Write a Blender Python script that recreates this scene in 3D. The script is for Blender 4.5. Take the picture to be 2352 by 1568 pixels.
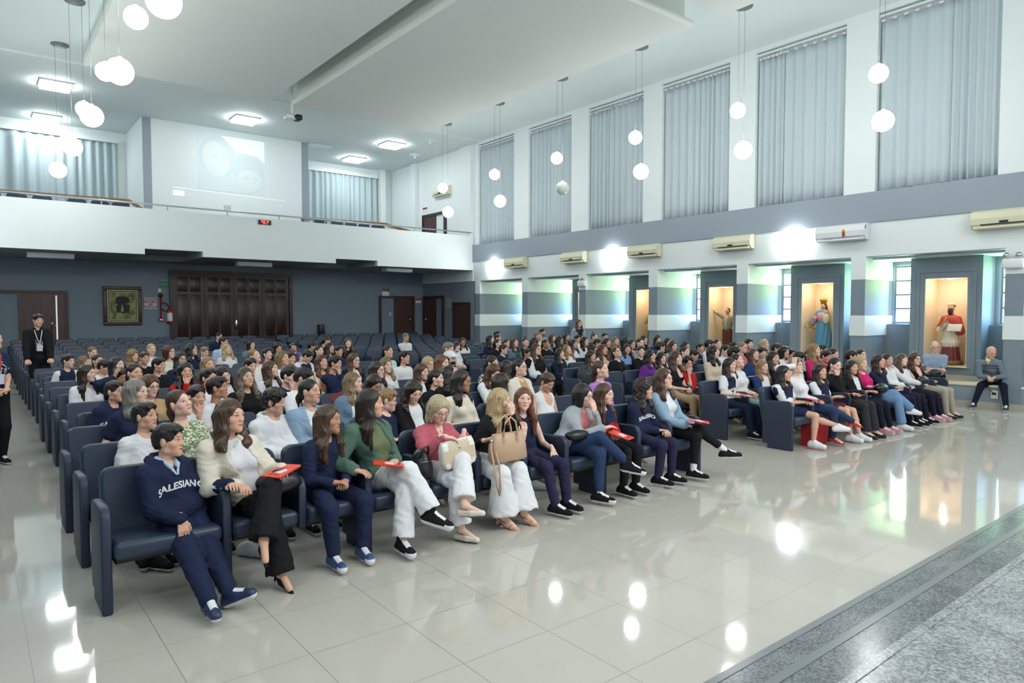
import bpy, bmesh, math, random
import numpy as np
from mathutils import Vector, Matrix
from mathutils.bvhtree import BVHTree
random.seed(7); RNG=np.random.RandomState(7)
for o in list(bpy.data.objects): bpy.data.objects.remove(o, do_unlink=True)
SC=bpy.context.scene; COL=SC.collection
R=math.radians
# ------------------------------------------------------------ camera, world, exposure, big lights
cam=bpy.data.cameras.new('camera'); camo=bpy.data.objects.new('camera',cam); COL.objects.link(camo)
cam.sensor_width=36; cam.lens=1564/2352*36; cam.clip_end=200
camo.location=(0,0,1.866); camo.rotation_euler=(R(90-2.43),0,R(-38.54)); SC.camera=camo
W=bpy.data.worlds.new('world'); SC.world=W; W.use_nodes=True
W.node_tree.nodes['Background'].inputs[0].default_value=(.80,.93,1.0,1); W.node_tree.nodes['Background'].inputs[1].default_value=.75
vs=SC.view_settings; vs.view_transform='Standard'; vs.look='None'; vs.gamma=1; vs.use_curve_mapping=False; vs.exposure=0.10
SC.cycles.max_bounces=7; SC.cycles.diffuse_bounces=4; SC.cycles.glossy_bounces=3; SC.cycles.use_denoising=True
SC.cycles.sample_clamp_indirect=6; SC.cycles.caustics_reflective=False; SC.cycles.caustics_refractive=False
def area(name,loc,rot,sx,sy,power,col=(1,.97,.93),spread=None):
    l=bpy.data.lights.new(name,'AREA'); l.shape='RECTANGLE'; l.size=sx; l.size_y=sy; l.energy=power; l.color=col
    if spread: l.spread=spread
    o=bpy.data.objects.new(name,l); COL.objects.link(o); o.location=loc; o.rotation_euler=rot; return o
def point(name,loc,power,r,col):
    l=bpy.data.lights.new(name,'POINT'); l.energy=power; l.shadow_soft_size=r; l.color=col
    o=bpy.data.objects.new(name,l); COL.objects.link(o); o.location=loc; return o
# added fill lamp, unseen behind the camera, brightening the front of the audience
area('front_fill_light',(6.5,-1.5,6.6),(R(52),0,0),9,1.2,450,(1,.98,.96))
def S(*c):
    if len(c)==1: c=c[0]
    return tuple(((v/12.92) if v<=.04045 else ((v+.055)/1.055)**2.4) for v in (x/255 for x in c))
def hx(h): return S(int(h[0:2],16),int(h[2:4],16),int(h[4:6],16))
# ------------------------------------------------------------ materials
MC={}
def mat(name,col,rough=.6,metal=0,spec=.5,emit=0,emcol=None,coat=0,bump=None,noise=None,sheen=0):
    if name in MC: return MC[name]
    m=bpy.data.materials.new(name); m.use_nodes=True; nt=m.node_tree; b=nt.nodes['Principled BSDF']
    b.inputs['Base Color'].default_value=(*col,1); b.inputs['Roughness'].default_value=rough; b.inputs['Metallic'].default_value=metal
    b.inputs['Specular IOR Level'].default_value=spec; b.inputs['Coat Weight'].default_value=coat
    if sheen: b.inputs['Sheen Weight'].default_value=sheen
    if emit:
        b.inputs['Emission Color'].default_value=(*(emcol or col),1); b.inputs['Emission Strength'].default_value=emit
    tc=None
    if bump or noise:
        tc=nt.nodes.new('ShaderNodeTexCoord'); n=nt.nodes.new('ShaderNodeTexNoise'); nt.links.new(tc.outputs['Object'],n.inputs['Vector'])
        if noise:
            n.inputs['Scale'].default_value=noise[0]; n.inputs['Detail'].default_value=4
            r=nt.nodes.new('ShaderNodeMix'); r.data_type='RGBA'; r.inputs[6].default_value=(*[c*(1-noise[1]) for c in col],1); r.inputs[7].default_value=(*[min(1,c*(1+noise[1])) for c in col],1)
            nt.links.new(n.outputs['Fac'],r.inputs[0]); nt.links.new(r.outputs[2],b.inputs['Base Color'])
        if bump:
            n2=nt.nodes.new('ShaderNodeTexNoise'); nt.links.new(tc.outputs['Object'],n2.inputs['Vector']); n2.inputs['Scale'].default_value=bump[0]; n2.inputs['Detail'].default_value=3
            bp=nt.nodes.new('ShaderNodeBump'); bp.inputs['Strength'].default_value=bump[1]; bp.inputs['Distance'].default_value=bump[2] if len(bump)>2 else .01
            nt.links.new(n2.outputs['Fac'],bp.inputs['Height']); nt.links.new(bp.outputs[0],b.inputs['Normal'])
    MC[name]=m; return m
class NT:
    def __init__(s,m): s.nt=m.node_tree
    def n(s,t,**k):
        x=s.nt.nodes.new('ShaderNode'+t)
        for a,v in k.items(): setattr(x,a,v)
        return x
    def put(s,v,sock):
        if isinstance(v,bpy.types.NodeSocket): s.nt.links.new(v,sock)
        else: sock.default_value=v
    def m(s,op,a,b=0.0,c=0.0):
        x=s.n('Math',operation=op); s.put(a,x.inputs[0]); s.put(b,x.inputs[1]); s.put(c,x.inputs[2]); return x.outputs[0]
    def mix(s,f,a,b):
        x=s.n('Mix',data_type='RGBA'); s.put(f,x.inputs[0]); s.put(a if isinstance(a,bpy.types.NodeSocket) else (*a,1),x.inputs[6]); s.put(b if isinstance(b,bpy.types.NodeSocket) else (*b,1),x.inputs[7]); return x.outputs[2]
    def step(s,v,lo,hi,inv=False):
        x=s.n('MapRange',interpolation_type='SMOOTHSTEP'); s.put(v,x.inputs[0]); x.inputs[1].default_value=lo; x.inputs[2].default_value=hi
        x.inputs[3].default_value=1.0 if inv else 0.0; x.inputs[4].default_value=0.0 if inv else 1.0; return x.outputs[0]
def new_mat(name,rough=.5,spec=.5):
    m=bpy.data.materials.new(name); m.use_nodes=True; b=m.node_tree.nodes['Principled BSDF']
    b.inputs['Roughness'].default_value=rough; b.inputs['Specular IOR Level'].default_value=spec; MC[name]=m
    return m,NT(m),b
def floor_mat():
    m,N,b=new_mat('porcelain_tile',.05,.62)
    g=N.n('NewGeometry'); sp=N.n('SeparateXYZ'); N.nt.links.new(g.outputs['Position'],sp.inputs[0])
    def line(o,off):
        a=N.m('FRACT',N.m('DIVIDE',N.m('SUBTRACT',o,off),.6)); d=N.m('ABSOLUTE',N.m('SUBTRACT',a,.5)); return N.step(d,.4950,.4975)
    l=N.m('MAXIMUM',line(sp.outputs[0],2.01),line(sp.outputs[1],2.938))
    no=N.n('TexNoise'); no.inputs['Scale'].default_value=1.1; no.inputs['Detail'].default_value=5; N.nt.links.new(g.outputs['Position'],no.inputs['Vector'])
    c=N.mix(no.outputs['Fac'],S(184,181,172),S(198,195,185)); c=N.mix(l,c,S(138,137,130))
    N.put(c,b.inputs['Base Color']); r=N.m('MULTIPLY_ADD',l,.4,.055); N.put(r,b.inputs['Roughness'])
    return m
def granite_mat(name,a,bb):
    m,N,b=new_mat(name,.16,.5)
    tc=N.n('NewGeometry'); v=N.n('TexNoise'); v.inputs['Scale'].default_value=70; v.inputs['Detail'].default_value=6; v.inputs['Roughness'].default_value=.75
    N.nt.links.new(tc.outputs['Position'],v.inputs['Vector'])
    v2=N.n('TexNoise'); v2.inputs['Scale'].default_value=5; v2.inputs['Detail'].default_value=3; N.nt.links.new(tc.outputs['Position'],v2.inputs['Vector'])
    f=N.step(N.m('ADD',N.m('MULTIPLY',v.outputs['Fac'],1),N.m('MULTIPLY',v2.outputs['Fac'],.25)),.48,.78)
    N.put(N.mix(f,a,bb),b.inputs['Base Color']); return m
def wood_mat(name,a,bb,rough=.35,sc=3):
    m,N,b=new_mat(name,rough)
    tc=N.n('TexCoord'); mp=N.n('Mapping'); mp.inputs['Scale'].default_value=(sc*6,sc*6,sc*.6); N.nt.links.new(tc.outputs['Object'],mp.inputs[0])
    v=N.n('TexNoise'); v.inputs['Scale'].default_value=1.5; v.inputs['Detail'].default_value=6; N.nt.links.new(mp.outputs[0],v.inputs['Vector'])
    N.put(N.mix(N.step(v.outputs['Fac'],.35,.68),a,bb),b.inputs['Base Color']); return m
M_floor=floor_mat()
M_gran=granite_mat('grey_granite',S(98,102,106),S(176,180,182)); M_grand=granite_mat('dark_granite',S(72,77,82),S(134,139,142))
M_white=mat('white_paint',S(232,239,239),.55); M_ceil=mat('ceiling_paint',S(226,236,234),.7); M_ceil2=mat('ceiling_slab_paint',S(232,236,230),.7)
M_grey=mat('blue_grey_paint',S(128,141,153),.6,noise=(3,.03)); M_band=mat('band_grey_paint',S(150,161,172),.6); M_dgrey=mat('back_wall_paint',S(124,137,150),.7,bump=(60,.15,.004),noise=(20,.04))
M_grey2=mat('soft_grey_paint',S(140,152,164),.6)
M_cream=mat('niche_cream',S(236,220,192),.6); M_base=mat('baseboard_tile',S(186,182,170),.3)
M_wd=wood_mat('dark_wood',S(32,18,14),S(62,38,28)); M_wd2=wood_mat('door_brown',S(66,42,36),S(84,54,46),.4); M_fr=mat('door_frame_brown',S(58,36,30),.45)
M_oak=wood_mat('golden_wood',S(120,84,48),S(158,114,68),.4)
M_steel=mat('steel',S(190,194,196),.25,metal=1); M_chrome=mat('chrome',S(220,220,222),.12,metal=1); M_gold=mat('gold',S(190,150,70),.3,metal=1)
M_black=mat('black_plastic',S(22,23,25),.4); M_wplast=mat('white_plastic',S(232,234,236),.3); M_ivory=mat('ivory_plastic',S(222,219,190),.35)
M_red=mat('red_paint',S(170,28,30),.35); M_globe=mat('lit_globe',(1,1,1),.4,emit=24,emcol=(.97,1,.99)); M_globeoff=mat('unlit_globe',S(226,232,222),.3)
M_lamp=mat('lamp_diffuser',(1,1,1),.4,emit=34,emcol=(.93,.98,1)); M_flood=mat('flood_diffuser',(1,1,1),.4,emit=60,emcol=(.95,.99,1))
M_wire=mat('cable_grey',S(120,124,124),.5); M_vinyl=mat('navy_vinyl',S(43,56,77),.40,noise=(6,.12),bump=(220,.08,.002)); M_vinylp=mat('navy_vinyl_panel',S(36,46,67),.48,bump=(260,.1,.002))
# ------------------------------------------------------------ mesh helpers
class MB:
    def __init__(s): s.v=[]; s.f=[]; s.m=[]; s.sm=[]
    def add(s,vs_,fs,mi=0,smooth=False):
        o=len(s.v); s.v+= [tuple(v) for v in vs_]; s.f+=[tuple(i+o for i in f) for f in fs]; s.m+=[mi]*len(fs); s.sm+=[smooth]*len(fs)
    def box(s,lo,hi,mi=0,bev=0,M=None,seg=2):
        lo=Vector(lo); hi=Vector(hi); bm=bmesh.new(); bmesh.ops.create_cube(bm,size=1)
        c=(lo+hi)/2; d=hi-lo
        for v in bm.verts: v.co=Vector((v.co.x*d.x+c.x,v.co.y*d.y+c.y,v.co.z*d.z+c.z))
        if bev: bmesh.ops.bevel(bm,geom=bm.edges[:],offset=min(bev,min(abs(x) for x in d)*.49),segments=seg,affect='EDGES',profile=.5)
        s.bm(bm,mi,M,bool(bev)); return s
    def bm(s,bm,mi=0,M=None,smooth=False):
        bm.verts.index_update()
        vs_=[(M@v.co if M else v.co.copy()) for v in bm.verts]; s.add(vs_,[[v.index for v in f.verts] for f in bm.faces],mi,smooth); bm.free()
    def prism(s,poly,a,b,axis=0,mi=0,smooth=False):
        n=len(poly)
        def P(t,q):
            l=list(q); l.insert(axis,t); return tuple(l)
        vs_=[P(a,q) for q in poly]+[P(b,q) for q in poly]
        fs=[tuple(range(n))[::-1],tuple(range(n,2*n))]; s.add(vs_,fs,mi); s.add(vs_,[(i,(i+1)%n,n+(i+1)%n,n+i) for i in range(n)],mi,smooth); return s
    def tube(s,pts,r,n=8,mi=0,cap=True):
        pts=[Vector(p) for p in pts]; rs=r if isinstance(r,(list,tuple)) else [r]*len(pts); vs_=[]; fs=[]
        for i,p in enumerate(pts):
            t=(pts[min(i+1,len(pts)-1)]-pts[max(i-1,0)]).normalized(); u=t.orthogonal().normalized() if abs(t.z)>.95 else t.cross(Vector((0,0,1))).normalized(); w=t.cross(u)
            for j in range(n): a=2*math.pi*j/n; vs_.append(p+(u*math.cos(a)+w*math.sin(a))*rs[i])
        for i in range(len(pts)-1):
            for j in range(n): fs.append((i*n+j,i*n+(j+1)%n,(i+1)*n+(j+1)%n,(i+1)*n+j))
        if cap: fs.append(tuple(range(n))[::-1]); fs.append(tuple((len(pts)-1)*n+j for j in range(n)))
        s.add(vs_,fs,mi,True); return s
    def lathe(s,prof,c,n=20,mi=0,sx=1,sy=1):
        vs_=[];fs=[]
        for r,z in prof:
            for j in range(n): a=2*math.pi*j/n; vs_.append((c[0]+r*sx*math.cos(a),c[1]+r*sy*math.sin(a),c[2]+z))
        for i in range(len(prof)-1):
            for j in range(n): fs.append((i*n+j,i*n+(j+1)%n,(i+1)*n+(j+1)%n,(i+1)*n+j))
        s.add(vs_,fs,mi,True); return s
    def ball(s,c,r,mi=0,n=20,R3=(1,1,1)):
        s.lathe([(max(1e-4,math.sin(math.pi*i/n))*r*R3[0],-math.cos(math.pi*i/n)*r*R3[2]) for i in range(n+1)],c,n+4,mi,1,R3[1]/R3[0]); return s
    def build(s,name,mats,parent=None,loc=None,rot=None):
        if not isinstance(mats,(list,tuple)): mats=[mats]
        me=bpy.data.meshes.new(name); me.from_pydata([tuple(v) for v in s.v],[],s.f)
        for m in mats: me.materials.append(m)
        me.polygons.foreach_set('material_index',s.m); me.polygons.foreach_set('use_smooth',s.sm); me.validate(); me.update()
        return link(name,me,parent,loc,rot)
def link(name,me,parent=None,loc=None,rot=None):
    o=bpy.data.objects.new(name,me); COL.objects.link(o)
    if parent: o.parent=parent
    if loc: o.location=loc
    if rot: o.rotation_euler=rot
    return o
def empty(name,loc=(0,0,0),rz=0):
    o=bpy.data.objects.new(name,None); COL.objects.link(o); o.location=loc; o.rotation_euler=(0,0,rz); o.empty_display_size=.1; return o
def tag(o,label=None,cat=None,group=None,kind=None):
    if label: o['label']=label
    if cat: o['category']=cat
    if group: o['group']=group
    if kind: o['kind']=kind
    return o
def struct(name,mb,m,parent=None):
    o=mb.build(name,m,parent)
    if not parent: o['kind']='structure'
    return o
def copy_tree(o,parent=None):
    c=o.copy(); COL.objects.link(c); c.parent=parent
    for ch in list(o.children): copy_tree(ch,c)
    return c
def text_mesh(body,size,ext=.001,align='CENTER',bold=0):
    cu=bpy.data.curves.new('t','FONT'); cu.body=body; cu.size=size; cu.extrude=ext; cu.align_x=align; cu.align_y='CENTER'; cu.offset=bold; cu.space_line=.9; cu.resolution_u=3
    t=bpy.data.objects.new('t',cu); COL.objects.link(t); dg=bpy.context.evaluated_depsgraph_get(); me=bpy.data.meshes.new_from_object(t.evaluated_get(dg)); bpy.data.objects.remove(t); return me
def text(name,body,size,M,m,parent,bold=0):
    me=text_mesh(body,size,bold=bold); me.transform(M); me.materials.clear(); me.materials.append(m); return link(name,me,parent)

# ------------------------------------------------------------ the hall
XR=15.51; ZC=8.45; YB=25.7; YU=28.6; YF=21.91; XL=-1.2
def fz(y): return max(0.,(y-19.5)*.053)
f=MB(); f.box((XL,1.0,-.2),(17,19.5,0)); f.prism([(19.5,-.2),(19.5,0),(25.9,6.4*.053),(25.9,-.2)],XL,17,0); struct('floor',f,M_floor)
st=MB(); st.box((XL,-3.2,-.2),(17,1.17,.48),0); st.box((XL,1.17,-.2),(17,1.51,.32),1); st.box((XL,1.51,-.2),(17,1.84,.16),1)
st.box((XL,1.15,.45),(17,1.19,.484),0)
for y_,z_ in ((1.51,.32),(1.84,.16)): st.box((XL,y_-.03,z_-.03),(17,y_+.012,z_+.003),2)
struct('trim_1',st,[M_gran,M_grand,mat('granite_nosing',S(120,125,128),.2)])
o=bpy.data.objects['trim_1']; o['label']='speckled grey granite stage edge with two steps down to the tiled floor'
c=MB(); c.box((XL,-3.2,ZC),(17,21.4,ZC+.2)); c.box((XL,21.4,ZC-.05),(17,YU+.2,ZC+.2)); struct('ceiling',c,M_ceil)
for i,(x0,x1,y0,y1) in enumerate([(2.32,6.82,9.03,19.6),(7.48,12.05,9.03,19.6),(2.32,6.82,-3,8.29),(7.48,12.05,-3,8.29)]):
    t=MB(); t.box((x0,y0,7.85),(x1,y1,8.0)); t.box((x0+.12,y0+.12,8.0),(x1-.12,y1-.12,ZC)); struct('trim_%d'%(i+2),t,M_ceil2)
# right wall
w=MB()
w.box((XR,-3.2,3.1),(18.2,YF+3.8,4.46),0)                      # beam
w.box((XR,YF,0),(XR+.4,YB+.2,3.1),2)
w.box((XR+.04,YF-.2,4.46),(16.9,YU,ZC),0)
w.box((XR+.22,-3.2,4.46),(16.9,YF-.2,ZC),0)
CUR=[(19.4,21.6),(16.4,18.58),(13.36,15.62),(10.47,12.68),(7.48,9.72),(4.52,6.8),(1.6,3.9),(-1.3,1.0)]
ys=[YF-.2]+[v for a,b in CUR for v in (b,a)]+[-3.2]
for i in range(0,len(ys)-1,2):
    if ys[i]-ys[i+1]>.02: w.box((XR+.04,ys[i+1],4.46),(XR+.3,ys[i],8.33),0)
w.box((XR+.04,-3.2,8.33),(XR+.3,YF-.2,ZC-.002),0)
w.box((XR-.04,-3.2,3.84),(XR+.3,YF-.005,4.5),1)                      # grey band
struct('wall_right',w,[M_white,M_band,M_grey])
wb=MB(); wb.box((XR+.001,-3.2,3.101),(XR+.4,-3.1,3.11),0)
bay=MB(); u=MB(); FN=[21.47]+[18.58-2.91*i for i in range(7)]
def DX(i): return .077*(FN[i]-6.94)
for i,y in enumerate(FN):
    xe=16.9+DX(i); u.box((XR,y,0),(xe,y+.31,3.1),0)
    u.box((XR-.006,y-.006,2.6),(xe,y+.316,3.099),1); u.box((XR-.014,y-.014,1.35),(xe,y+.324,1.8),1)
    u.box((xe-.02,y-2.91,0),(xe+.1,y+.31,3.1),0)
    u.box((XR-.016,y-.004,0),(16.7,y+.3,.12),2)
u.box((XR+.34,-3,3.04),(18.2,21.8,3.1),1); u.box((XR+.002,-3,3.085),(XR+.34,21.8,3.1),0)
struct('trim_6',u,[M_grey,M_white,M_base])
# stained panes: bright daylight outside, tinted edges
Mp=[mat('pane_white',(1,1,1),.2,emit=5.5,emcol=(.93,1,.96)),mat('pane_green',S(190,240,90),.2,emit=9,emcol=S(190,250,70)),mat('pane_blue',S(120,150,250),.2,emit=9,emcol=S(110,150,255)),mat('pane_mint',(1,1,1),.2,emit=6,emcol=(.75,1,.9))]
wn=0; bn=0
def bay_window(y0,y1,k,D):
    global wn; wn+=1
    m=MB(); m.box((16.80+D,y0,1.63),(16.87+D,y1,2.92),1)
    r=.0
    for j in range(5): m.box((16.775+D,y0+.04,1.64+j*.3175-.018),(16.825+D,y1-.04,1.64+j*.3175+.018),0)
    m.box((16.77+D,y0,1.62),(16.83+D,y0+.04,2.93),0); m.box((16.77+D,y1-.04,1.62),(16.83+D,y1,2.93),0)
    o=struct('window_%d'%wn,m,[M_grey2,Mp[0]])
    e=MB()
    for j in range(4): e.box((16.79+D,y0+.04,1.65+j*.3225),(16.815+D,y1-.04,1.63+(j+1)*.3225-.02),[3,1,2,1][j] if False else 0)
    # tinted side lights set in the reveal, seen edge-on
    g=MB()
    for j in range(4): g.box((16.60+D,y1+.0,1.66+j*.3225),(16.79+D,y1+.012,1.93+j*.3225),j%2)
    p=e.build('pane',[Mp[0]],o)
    return o
for i in range(0,8):
    yn=FN[i]; last=(FN[i+1] if i<7 else FN[i]-2.91)+.31
    D=DX(i); bay_window(yn-.56,yn-.1,i,D); bay_window(last+.02,last+.42,i,D)
    nb=MB(); y0,y1=yn-2.04,yn-.68; o0,o1=yn-1.78,yn-.97
    nb.box((16.15+D,y0,0),(16.88+D,o0,3.04),0); nb.box((16.15+D,o1,0),(16.88+D,y1,3.04),0); nb.box((16.15+D,o0,0),(16.88+D,o1,.74),0); nb.box((16.15+D,o0,2.6),(16.88+D,o1,3.04),0)
    for a,b,z0,z1 in [(o0-.16,o0-.1,.6,2.72),(o1+.1,o1+.16,.6,2.72)]: nb.box((16.13+D,a,z0),(16.151+D,b,z1),0)
    nb.box((16.13+D,o0-.16,2.72),(16.151+D,o1+.16,2.78),0)
    nb.box((16.86+D,o0,.74),(16.879+D,o1,2.6),1); nb.box((16.155+D,o0,.74),(16.87+D,o0+.012,2.6),1); nb.box((16.155+D,o1-.012,.74),(16.87+D,o1,2.6),1); nb.box((16.155+D,o0,2.588),(16.87+D,o1,2.6),1)
    nb.box((16.07+D,o0-.04,.72),(16.87+D,o1+.04,.745),1)
    # benches between the fins
    nb.box((XR,last+.0,0),(16.15+D,yn,.42),2); nb.box((XR-.02,last,.42),(16.15+D,yn,.455),1); nb.box((XR-.016,last,0),(XR,yn,.12),3); nb.box((16.13+D,last,.455),(16.149+D,yn,.56),3)
    nb.box((16.6+D,last,0),(16.88+D,y0,1.6),0); nb.box((16.6+D,y1,0),(16.88+D,yn,1.6),0)
    struct('trim_%d'%(7+i),nb,[M_grey,M_cream,M_grey2,M_base])
    sp=MB(); sp.lathe([(.001,0),(.05,0),(.05,.012),(.001,.012)],(16.4+D,yn-1.37,2.574),16); so=sp.build('niche_spotlight',mat('spot_lit',(1,1,1),.3,emit=30,emcol=(1,.86,.66)))
    tag(so,'small warm recessed spotlight in the top of the %s lit niche from the stage'%['eighth','seventh','sixth','fifth','fourth','third','second','first'][i],'spotlight','niche spotlights')
    point('niche_lamp',(16.33+D,yn-1.37,2.45),8,.04,(1,.80,.62))
    # light through the tinted glass onto the fin sides
    for yy,cols in ((yn-.3,((.5,1,.12),(.25,.45,1))),(last+.2,((.4,1,.35),(.25,.55,1)))):
        for j,cc in enumerate(cols): area('window_daylight',(16.76+D,yy,2.55-.65*j),(0,R(90),0),.5,.36,9,cc)
# first bay (before the doors)
# back wall, balcony
w=MB(); w.box((XL,YB,0),(16.2,YU+.2,4.3),0); struct('wall_back',w,[M_dgrey])
w=MB(); w.box((XL,YU,4.3),(16.2,YU+.2,ZC),0); w.box((4.68,YB,4.0),(10.4,YU,ZC-.051),0); w.box((4.68,YB-.012,4.0),(4.94,YB,ZC-.052),1); w.box((10.14,YB-.012,4.0),(10.4,YB,ZC-.052),1)
w.box((4.66,YB,4.0),(4.68,YU,ZC-.052),0)
struct('wall_back_upper',w,[M_white,M_band])
w=MB(); w.box((XL-.3,-3.2,0),(XL,YU,3.1),0); w.box((XL-.3,-3.2,3.1),(XL,YU,ZC),1); struct('wall_left',w,[M_grey,M_white])
bf=MB(); b=MB(); n1=(3.99,5.56); n2=(9.8,11.36)
for a,bb,z in [(XL,n1[0],3.54),(n1[0],n1[1],3.7),(n1[1],n2[0],3.54),(n2[0],n2[1],3.7),(n2[1],XR+.02,3.52)]:
    b.box((a,YF,z),(bb,YF+.18,4.85),0); bf.box((a,YF+.18,z),(bb,YB,4.0),0)
for n in (n1,n2):
    bf.box((n[0],YB-1.4,3.54),(n[1],YB,3.71),0)
b.box((XR-.02,YF,3.1),(XR+.2,YB,3.56),0)
struct('wall_balcony',b,[M_white])
struct('floor_balcony',bf,[mat('soffit_paint',S(176,178,176),.7)])
bt=MB(); bt.box((XL,YF+1.4,4.0),(XR,YB,4.43)); bt.box((XL,24.6,4.43),(4.6,YU,4.8)); bt.box((10.45,24.6,4.43),(XR,YU,4.8)); struct('floor_balcony_tier',bt,[mat('balcony_carpet',S(90,92,96),.9)])
r=MB(); r.tube([(XL,YF+.06,4.985),(XR,YF+.06,4.985)],.024,10)
for x in (1.28,2.95,4.62,6.3,7.9,9.45,11.1,12.9,15.3): r.tube([(x,YF+.06,4.85),(x,YF+.06,4.985)],.017,8)
tag(r.build('handrail',mat('grey_rail',S(178,184,186),.3,metal=.6)),'grey metal handrail on short posts along top of balcony front','handrail')
for side,(xa,xb2,xc) in (('left',(XL,4.05,4.75)),('right',(9.6,13.0,15.3))):
    r=MB()
    r.prism([(xa,5.36),(xb2,5.43),(xc,5.0),(xc,4.9),(xb2,5.33),(xa,5.28)],24.42,24.5,1)
    r.box((xb2-.1,24.43,4.2),(xb2,24.49,5.35)); r.box((xa+.02,24.43,4.2),(xa+.12,24.49,5.3)); 
    if side=='right': r.prism([(xa,5.05),(xb2+.4,4.95),(xb2+.4,4.88),(xa,4.97)],24.1,24.16,1); r.box((11.6,24.43,4.2),(11.7,24.49,5.35))
    tag(r.build('wooden_balustrade',M_oak),'brown wooden stair rail on the balcony, %s of the projection screen'%side,'railing')
# curtains
M_cur,NC,bC=new_mat('grey_curtain',.8,.2); bC.inputs['Base Color'].default_value=(*S(194,206,211),1); bC.inputs['Sheen Weight'].default_value=.2
M_cur2,N2,b2=new_mat('teal_grey_curtain',.8,.2); b2.inputs['Base Color'].default_value=(*S(184,200,204),1)
for mm,bb,st_ in ((M_cur,bC,.10),(M_cur2,b2,.16)):
    bb.inputs['Emission Color'].default_value=(.8,.93,1,1); bb.inputs['Emission Strength'].default_value=0
def curtain(p0,p1,z0,z1,amp,folds,seed,m,nrm):
    rr=random.Random(seed); n=folds*8; p0=Vector(p0); p1=Vector(p1); vs_=[]; ph=[rr.uniform(-.8,.8) for _ in range(folds+2)]; am=[rr.uniform(.5,1.2) for _ in range(folds+2)]
    rows=[(z1,.55),(z1-.25,.8),((z0*.7+z1*.3),1.0),((z0*.9+z1*.1),1.08),(z0,1.15)]; nrm=Vector(nrm)
    for z,kk in rows:
        for i in range(n+1):
            t=i/n; q=t*folds; a=int(q); fr=q-a; pa=ph[a]*(1-fr)+ph[a+1]*fr; aa=am[a]*(1-fr)+am[a+1]*fr
            d=amp*kk*aa*math.sin(2*math.pi*q+pa); w_=math.sin(q*1.7+seed)*.012*kk
            vs_.append(p0.lerp(p1,min(1,max(0,t+w_*.3)))+nrm*d+Vector((0,0,z+ (rr.uniform(-.012,.012) if z==z0 else 0))))
    fs=[(r_*(n+1)+i,r_*(n+1)+i+1,(r_+1)*(n+1)+i+1,(r_+1)*(n+1)+i) for r_ in range(len(rows)-1) for i in range(n)]
    mb=MB(); mb.add(vs_,fs,0,True); o=mb.build('curtain',m); md=o.modifiers.new('s','SOLIDIFY'); md.thickness=.006
    return o
ordn=['first','second','third','fourth','fifth','sixth','seventh','eighth']
for i,(a,b_) in enumerate(CUR[:7]):
    sp_=a+(b_-a)*[.45,.5,.62,.42,.66,.36,.5][i]
    for j,(u0,u1) in enumerate(((a+.02,sp_+.03),(sp_-.03,b_-.03))):
        o=curtain((XR+.14,u0,0),(XR+.14,u1,0),4.53,8.16,.05,5 if j else 6,i*3+j+1,M_cur,(1,0,0))
        tag(o,'pale grey curtain panel, %s half of the %s tall window from the balcony'%(['nearer','farther'][j],ordn[i]),'curtain','grey curtains on the right wall')
        hk=MB(); rr=random.Random(i*7+j)
        for q in range(7):
            y=u0+.06+(u1-u0-.12)*q/6; hk=MB(); hk.box((XR+.08,y-.035,8.14),(XR+.12,y+.035,8.175)); hk.tube([(XR+.12,y,8.17),(XR+.12,y,8.25)],.006,5); hk.build('curtain_hook',M_wplast,o)
    rl=MB(); rl.box((XR+.06,a,8.24),(XR+.16,b_,8.28)); tag(rl.build('curtain_rail',M_white),'white curtain rail above the %s tall window from the balcony'%ordn[i],'curtain rail')
    wn+=1; m=MB(); m.box((XR+.245,a+.1,4.6),(XR+.255,b_-.1,8.2)); struct('window_%d'%wn,m,mat('bright_pane',(1,1,1),.3,emit=3.0,emcol=(.85,.95,1)))
for i,(x0,x1,s) in enumerate([(XL,1.5,1),(1.45,3.1,2),(3.05,4.35,3),(10.75,12.2,4),(12.15,13.4,5),(13.35,14.75,6)]):
    o=curtain((x0,YU-.12,0),(x1,YU-.12,0),4.3,7.98,.09,5,s+40,M_cur2,(0,1,0))
    tag(o,'teal-grey balcony curtain, %s panel %s of the screen'%(['leftmost','middle','rightmost','left','middle','right'][i],'left' if i<3 else 'right'),'curtain','balcony curtains on the back wall')
t=MB(); t.box((XL,YU-.2,7.98),(4.4,YU,8.12)); t.box((10.7,YU-.2,7.98),(14.8,YU,8.12)); struct('trim_20',t,M_white)
t=MB(); t.box((14.85,YU-.35,4.2),(15.1,YU,ZC-.06)); t.box((XR-.14,26.1,4.2),(XR+.1,26.5,ZC-.06)); t.box((XR-.1,21.95,4.86),(XR+.1,22.7,ZC-.06)); struct('trim_21',t,M_white)
# ------------------------------------------------------------ doors
def door(n,parts,label=None): pass
dn=1
m=MB() # main dark door: frame + four panelled leaves
m.box((5.4,YB-.1,.3),(5.52,YB,3.22)); m.box((9.56,YB-.1,.3),(9.68,YB,3.22)); m.box((5.4,YB-.1,3.22),(9.68,YB,3.34)); D=struct('door_1',m,M_wd)
for i in range(4):
    x0=5.52+i*1.01; x1=x0+1.0; l=MB(); l.box((x0,YB-.05,.3),(x1,YB-.01,3.22))
    for px in (x0+.12,x0+.54):
        for z0,z1 in ((.5,.9),(1.0,2.5),(2.6,3.1)): 
            l.box((px,YB-.056,z0),(px+.34,YB-.05,z1),0,.004); l.box((px+.03,YB-.060,z0+.03),(px+.31,YB-.054,z1-.03),0,.004)
    lf=l.build('door_leaf',M_wd,D)
    if i==2:
        h=MB(); h.box((x0+.03,YB-.075,1.25),(x0+.09,YB-.05,1.6),0,.01); h.tube([(x0+.06,YB-.1,1.48),(x0+.2,YB-.1,1.48)],.012); h.build('door_handle',M_chrome,lf)
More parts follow.
